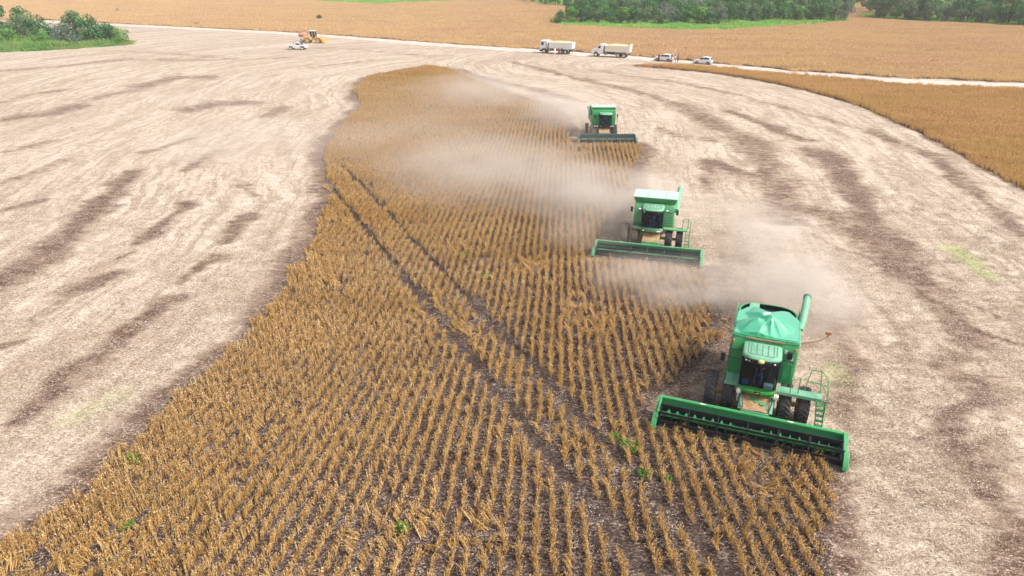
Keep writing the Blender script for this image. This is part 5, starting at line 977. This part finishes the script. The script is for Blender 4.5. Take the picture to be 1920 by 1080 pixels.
# wood in the middle of the far field
GW = 'trees of the wood in the far field'
front = [(17.0, 262, 8, 1.15), (21.5, 262, 3, .9), (26, 261, 0, .8), (30.5, 260, 2, .8), (35, 259, 8, 1.4), (38.5, 258, 3, .95), (43, 259, 0, .9), (47.5, 259, 2, .9), (52, 258, 2, .8), (56.0, 257, 4, .8), (60, 256, 8, 1.3), (64.5, 255, 3, 1.0), (69.0, 256, 0, .8), (73, 258, 4, .95), (78, 263, 5, .75), (83, 268, 0, .9),
         (89, 270, 2, .9), (94.5, 270, 0, .85), (100, 270, 1, .8), (105, 270, 3, .95), (109.5, 271, 0, .85), (113, 268, 5, .70), (118.5, 270, 2, 1.0), (123.5, 272, 4, 1.0)]
for i, (x, y, k, s) in enumerate(front): tree(x, y, k, s, '%s tree, %s from the left along the wood\'s front edge' % (LOOK[k], nth(i)), GW)
for r_, (yy, x0, x1, st) in enumerate(((270, 21, 122, 5.0), (278, 24, 128, 5.6), (288, 27, 134, 6.4), (301, 31, 141, 7.2), (316, 33, 150, 8.0), (334, 36, 158, 9.0))):
    x = x0; i = 0
    while x < x1:
        k = random.choice((0, 1, 2, 4, 5, 6, 0, 1, 3)); tree(x + rv(1.2), yy + rv(2.5) + (x > 76) * 9, k, random.uniform(.85, 1.12), '%s tree, %s from the left in the wood\'s %s row' % (LOOK[k], nth(i), ORD[r_ + 1]), GW); x += st * random.uniform(.8, 1.2); i += 1
# long dense tree line on the right
GR = 'trees of the long tree line at the right'
x = 143; i = 0
while x < 205:
    y = 287 - (x - 141) * .98; k = random.choice((0, 2, 2, 0, 4, 3, 1)); tree(x, y + rv(.8), k, random.uniform(.82, 1.0), '%s tree, %s from the left along the right tree line\'s front' % (LOOK[k], nth(i)), GR); x += random.uniform(3.6, 4.6); i += 1
for r_, (d, st) in enumerate(((5, 4.8), (12, 5.4), (21, 6.2), (32, 7), (46, 8))):
    x = 144 + d * .3; i = 0
    while x < 225 + d:
        y = 287 - (x - 141) * .92 + d; k = random.choice((0, 1, 2, 5, 6, 4, 3)); tree(x, y + rv(2), k, random.uniform(.88, 1.15), '%s tree, %s from the left in the right tree line\'s %s row' % (LOOK[k], nth(i), ORD[r_ + 1]), GR); x += st * random.uniform(.85, 1.15); i += 1
for i, (x, y, k) in enumerate(((134, 350, 0), (140, 346, 2), (146, 340, 0), (152, 338, 5), (158, 342, 1), (164, 340, 6), (149, 352, 1), (158, 355, 5))): tree(x, y, k, 1.1, '%s tree, %s of those closing the gap right of the wood' % (LOOK[k], nth(i)), 'trees at the far end of the field gap')
for i in range(16):
    x = -118 + i * 5.6 + rv(1.5); k = random.choice((0, 1, 2, 5)); tree(x, 448 + rv(3), k, random.uniform(.9, 1.15), '%s tree, %s from the left in the far strip above the field' % (LOOK[k], nth(i)), 'distant trees beyond the far field')
for i, (x, y, k) in enumerate(((8, 415, 0), (12, 404, 2), (17, 385, 0), (22, 377, 1), (22, 392, 0), (28, 371, 0), (30, 384, 5), (34, 366, 5), (38, 386, 6), (40, 372, 2), (46, 380, 1))): tree(x, y, k, 1.0, '%s tree, %s from the left beside the wood\'s left end' % (LOOK[k], nth(i)), 'trees behind the wood')
# scrub at the left edge
scr = [(-140, 184.5, 1, 1.0, 'tallest dark green tree at the left end of the scrub'), (-144, 201, 0, 1.1, 'dark green rounded tree behind the tallest tree of the scrub'), (-135.0, 189.5, 8, 1.5, 'low dark bush in front, beside the tallest tree of the scrub'),
       (-136.5, 204, 10, 1.25, 'slender dark green tree with a bare trunk, left of the open crowned tree'), (-129.5, 200, 8, 1.35, 'low dark bush between the slender tree and the open crowned tree'), (-130.5, 187, 7, 1.05, 'low bright green bush at the front left of the scrub'),
       (-125.0, 199, 11, 1.6, 'low grey green bush left of the open crowned tree'), (-120.0, 200.0, 9, 1.25, 'open crowned olive tree with a ragged top in the middle of the scrub'), (-119.0, 193.5, 11, 1.5, 'low grey green bush under the open crowned tree'),
       (-113.8, 196.5, 8, 1.45, 'broadest low dark bush at the right end of the scrub'), (-109.4, 197.0, 8, 1.15, 'low dark bush right of the broadest bush of the scrub'), (-105.8, 195.6, 7, .8, 'small bright bush at the right tip of the scrub'), (-123, 190, 7, .9, 'small bright green bush below the open crowned tree'),
       (-133, 196, 2, .8, 'olive green tree behind the low bright bush of the scrub'), (-116, 201, 4, .7, 'grey green small tree right behind the open crowned tree'), (-140, 193, 11, 1.7, 'low grey green bush behind the tallest tree of the scrub')]
for x, y, k, s, lb in scr:
    s *= 1.22
    nm = 'bush' if k in (7, 8, 11) else 'tree'; tree(x, y, k, s, lb, 'trees and bushes of the scrub at the left', nm, nm)
tree(-73.9, 281, 8, .55, 'small lone green bush in the far soybean field above the loader', None, 'bush', 'bush')
# ---------------------------------------------------------------- weeds
def weed_mesh(seed, n, r, h):
    random.seed(seed); mb = MB()
    for k in range(n):
        a = random.uniform(0, 6.28); d = r * math.sqrt(random.random()); z = h * random.uniform(.2, 1) * (1 - .5 * d / r)
        p = Vector((d * math.cos(a), d * math.sin(a), z)); nrm = Vector((rv(.9), rv(.9), 1)).normalized(); u_ = nrm.cross(Vector((rv(), rv(), .1))).normalized(); w = nrm.cross(u_); s = random.uniform(.05, .11)
        mb.add([p - u_ * s, p + w * s * .5, p + u_ * s, p - w * s * .5], [(0, 1, 2, 3)])
    for k in range(6): a = k * 1.05; mb.tube([(0, 0, 0), (r * .3 * math.cos(a), r * .3 * math.sin(a), h * .5), (r * .6 * math.cos(a), r * .6 * math.sin(a), h * .8)], .012, 4)
    return mb.mesh('weed_plant', M['weed'], fix=False, smooth=0)
WM = [weed_mesh(1, 260, .55, .62), weed_mesh(2, 170, .38, .5), weed_mesh(3, 110, .26, .45)]
for x, y, k, s, lb in ((5.35, 24.9, 0, .85, 'large green weed clump in the rows left of the nearest header'), (5.75, 23.2, 0, .62, 'bright green weed clump just below the largest one, near the nearest header'), (4.75, 25.7, 1, .7, 'small green weed above the largest clump near the header'), (6.6, 22.8, 1, .7, 'darker small weed at the wheel track below the header'),
                       (-16.8, 24.0, 1, 1, 'green weed at the left edge of the standing crop'), (-15.1, 20.1, 1, .8, 'green weed low at the left corner of the standing crop'), (-4.3, 20.0, 1, .8, 'small green weed between rows at the bottom of the crop'),
                       (-1.8, 43.4, 1, 1.0, 'green weed in the crop right of the wheel tracks'), (-3.7, 47.4, 1, .9, 'yellowish green weed beside the upper wheel track'), (7.4, 62.6, 1, 1.3, 'green weed showing through the dust left of the middle combine')):
    o = bpy.data.objects.new('weed_plant', WM[k]); COL.objects.link(o); o.location = (x, y, 0); o.scale = (s, s, s); o.rotation_euler = (0, 0, x * 3); tag(o, lb, 'weed', 'green weeds in the field')

# ================================================================ DUST AND HAZE
def mk_dust(dens, seed, thr, sc):
    t = NT('field_dust'); P = t.obj(); W = t.pos()
    r = t.vmath('LENGTH', P); fall = t.math('SUBTRACT', 1.0, r, True); fall = t.math('POWER', fall, 1.25)
    off = t.vmath('ADD', W, (seed * 13.0, seed * 7.0, 0)); warp = t.node('ShaderNodeMapping', None, Vector=off, Rotation=(0, 0, R(28)), Scale=(.6, .9, 1.1)).outputs[0]
    n = t.noise(warp, sc, 5, .68); n = t.math('MULTIPLY', t.math('SUBTRACT', n, thr, True), 1.0 / (1 - thr))
    d = t.math('MULTIPLY', t.math('MULTIPLY', fall, n), dens)
    v = t.node('ShaderNodeVolumePrincipled', None, Color=(.97, .885, .80), Density=d, Anisotropy=.1); t.l.new(v.outputs[0], t.out.inputs['Volume']); t.m.cycles.homogeneous_volume = False
    return t.m
def dust(c, r, rz, dens, seed, label, thr=.36, sc=.35, tilt=0):
    mb = MB(); mb.ball((0, 0, 0), 1.0, 20, 12); o = mb.build('dust_cloud', mk_dust(dens, seed, thr, sc)); o.location = c; o.scale = r; o.rotation_euler = (0, tilt, rz); return tag(o, label, 'dust', kind='stuff')
# ---------------------------------------------------------------- parts built from several loose pieces become one object per piece
def split_loose(o, base):
    b = bmesh.new(); b.from_mesh(o.data); b.verts.ensure_lookup_table(); seen = set(); groups_ = []
    for v in b.verts:
        if v.index in seen: continue
        st = [v]; seen.add(v.index); g_ = []
        while st:
            q = st.pop(); g_.append(q.index)
            for e in q.link_edges:
                w = e.other_vert(q)
                if w.index not in seen: seen.add(w.index); st.append(w)
        groups_.append(set(g_))
    b.free()
    for i, g_ in enumerate(groups_):
        b = bmesh.new(); b.from_mesh(o.data); bmesh.ops.delete(b, geom=[v for v in b.verts if v.index not in g_], context='VERTS')
        m_ = bpy.data.meshes.new(base); b.to_mesh(m_); b.free()
        for mt in o.data.materials:
            if len(m_.materials) < len(o.data.materials): m_.materials.append(mt)
        c = o.copy(); c.data = m_; c.name = base; COL.objects.link(c)
    bpy.data.objects.remove(o)
SPLIT = {'bulkhead_doors': 'bulkhead_door', 'platform': 'platform', 'panel_seams': 'panel_seam', 'tarp_patch': 'tarp_patch', 'side_panels': 'side_panel', 'hydraulic_hoses': 'hydraulic_hose', 'wheel_arch': 'wheel_arch',
         'eyes': 'eye', 'cab_frame': 'cab_pillar', 'handrail': 'handrail', 'mudguard': 'mudguard', 'exhaust_stack': 'exhaust_stack', 'engine_parts': 'engine_part', 'scuffed_panel': 'scuffed_panel', 'bulkhead_louvres': 'bulkhead_louvre', 'roof_ribs': 'roof_rib'}
for o in list(COL.objects):
    n_ = o.name.split('.')[0]
    if o.type == 'MESH' and n_ in SPLIT and o.parent and not o.children and n_ != 'mudguard': split_loose(o, SPLIT[n_])
dust((17.4, 36.6, 1.5), (4.6, 5.2, 3.2), 0, 2.9, 1, 'dense pale dust rising behind the nearest combine', .38)
dust((12.0, 39.9, .9), (9.0, 4.2, 2.2), R(-20), 2.2, 2, 'dust trailing left from the rear of the nearest combine', .40)
dust((19.0, 48.0, 1.2), (5.5, 13.0, 2.6), R(8), .95, 3, 'thin dust over the stubble between the nearest and middle combines')
dust((8.0, 57.5, 1.5), (9.5, 8.5, 2.8), R(-25), 1.6, 4, 'dense dust drifting left of the middle combine')
dust((-2.0, 66.0, 1.5), (13.5, 13.0, 2.8), R(-25), .70, 5, 'dust drifting across the crop beyond the wheel tracks', .30)
dust((-14.0, 78, 1.4), (13.0, 15.0, 2.6), R(-30), .24, 6, 'thin dust veil over the left edge of the crop')
dust((7.6, 93.5, 1.7), (7.5, 8.5, 3.2), R(-45), .95, 7, 'pale dust behind the farthest combine')
dust((-5.0, 111.0, 1.7), (17.0, 11.0, 3.0), R(-50), .38, 8, 'dust trailing far left of the farthest combine', .32)
dust((-32.0, 78.0, 1.2), (15.0, 16.0, 2.4), R(-40), .30, 9, 'faint dust settling on the left stubble')
dust((6.0, 49.4, .9), (4.6, 3.6, 1.9), R(-10), 1.1, 10, 'dust round the left wheels of the middle combine')
dust((-6.0, 92.0, 1.0), (24.0, 42.0, 2.6), R(10), .11, 11, 'thin dust veil hanging over the far half of the standing crop', .25)
dust((-45.0, 105.0, 1.0), (34.0, 40.0, 2.4), 0, .07, 12, 'very thin dust veil over the far left stubble')
# even air over the whole valley
hb = MB(); hb.b2(-700, 700, -60, 900, -1.6, 22); hz = hb.build('haze', None); hz.data.materials.clear()
ht = NT('haze'); hv = ht.node('ShaderNodeVolumePrincipled', None, Color=(.84, .86, .90), Density=.0003, Anisotropy=0.0); ht.l.new(hv.outputs[0], ht.out.inputs['Volume']); hz.data.materials.append(ht.m); tag(hz, 'light summer haze over the fields', 'haze', kind='stuff')
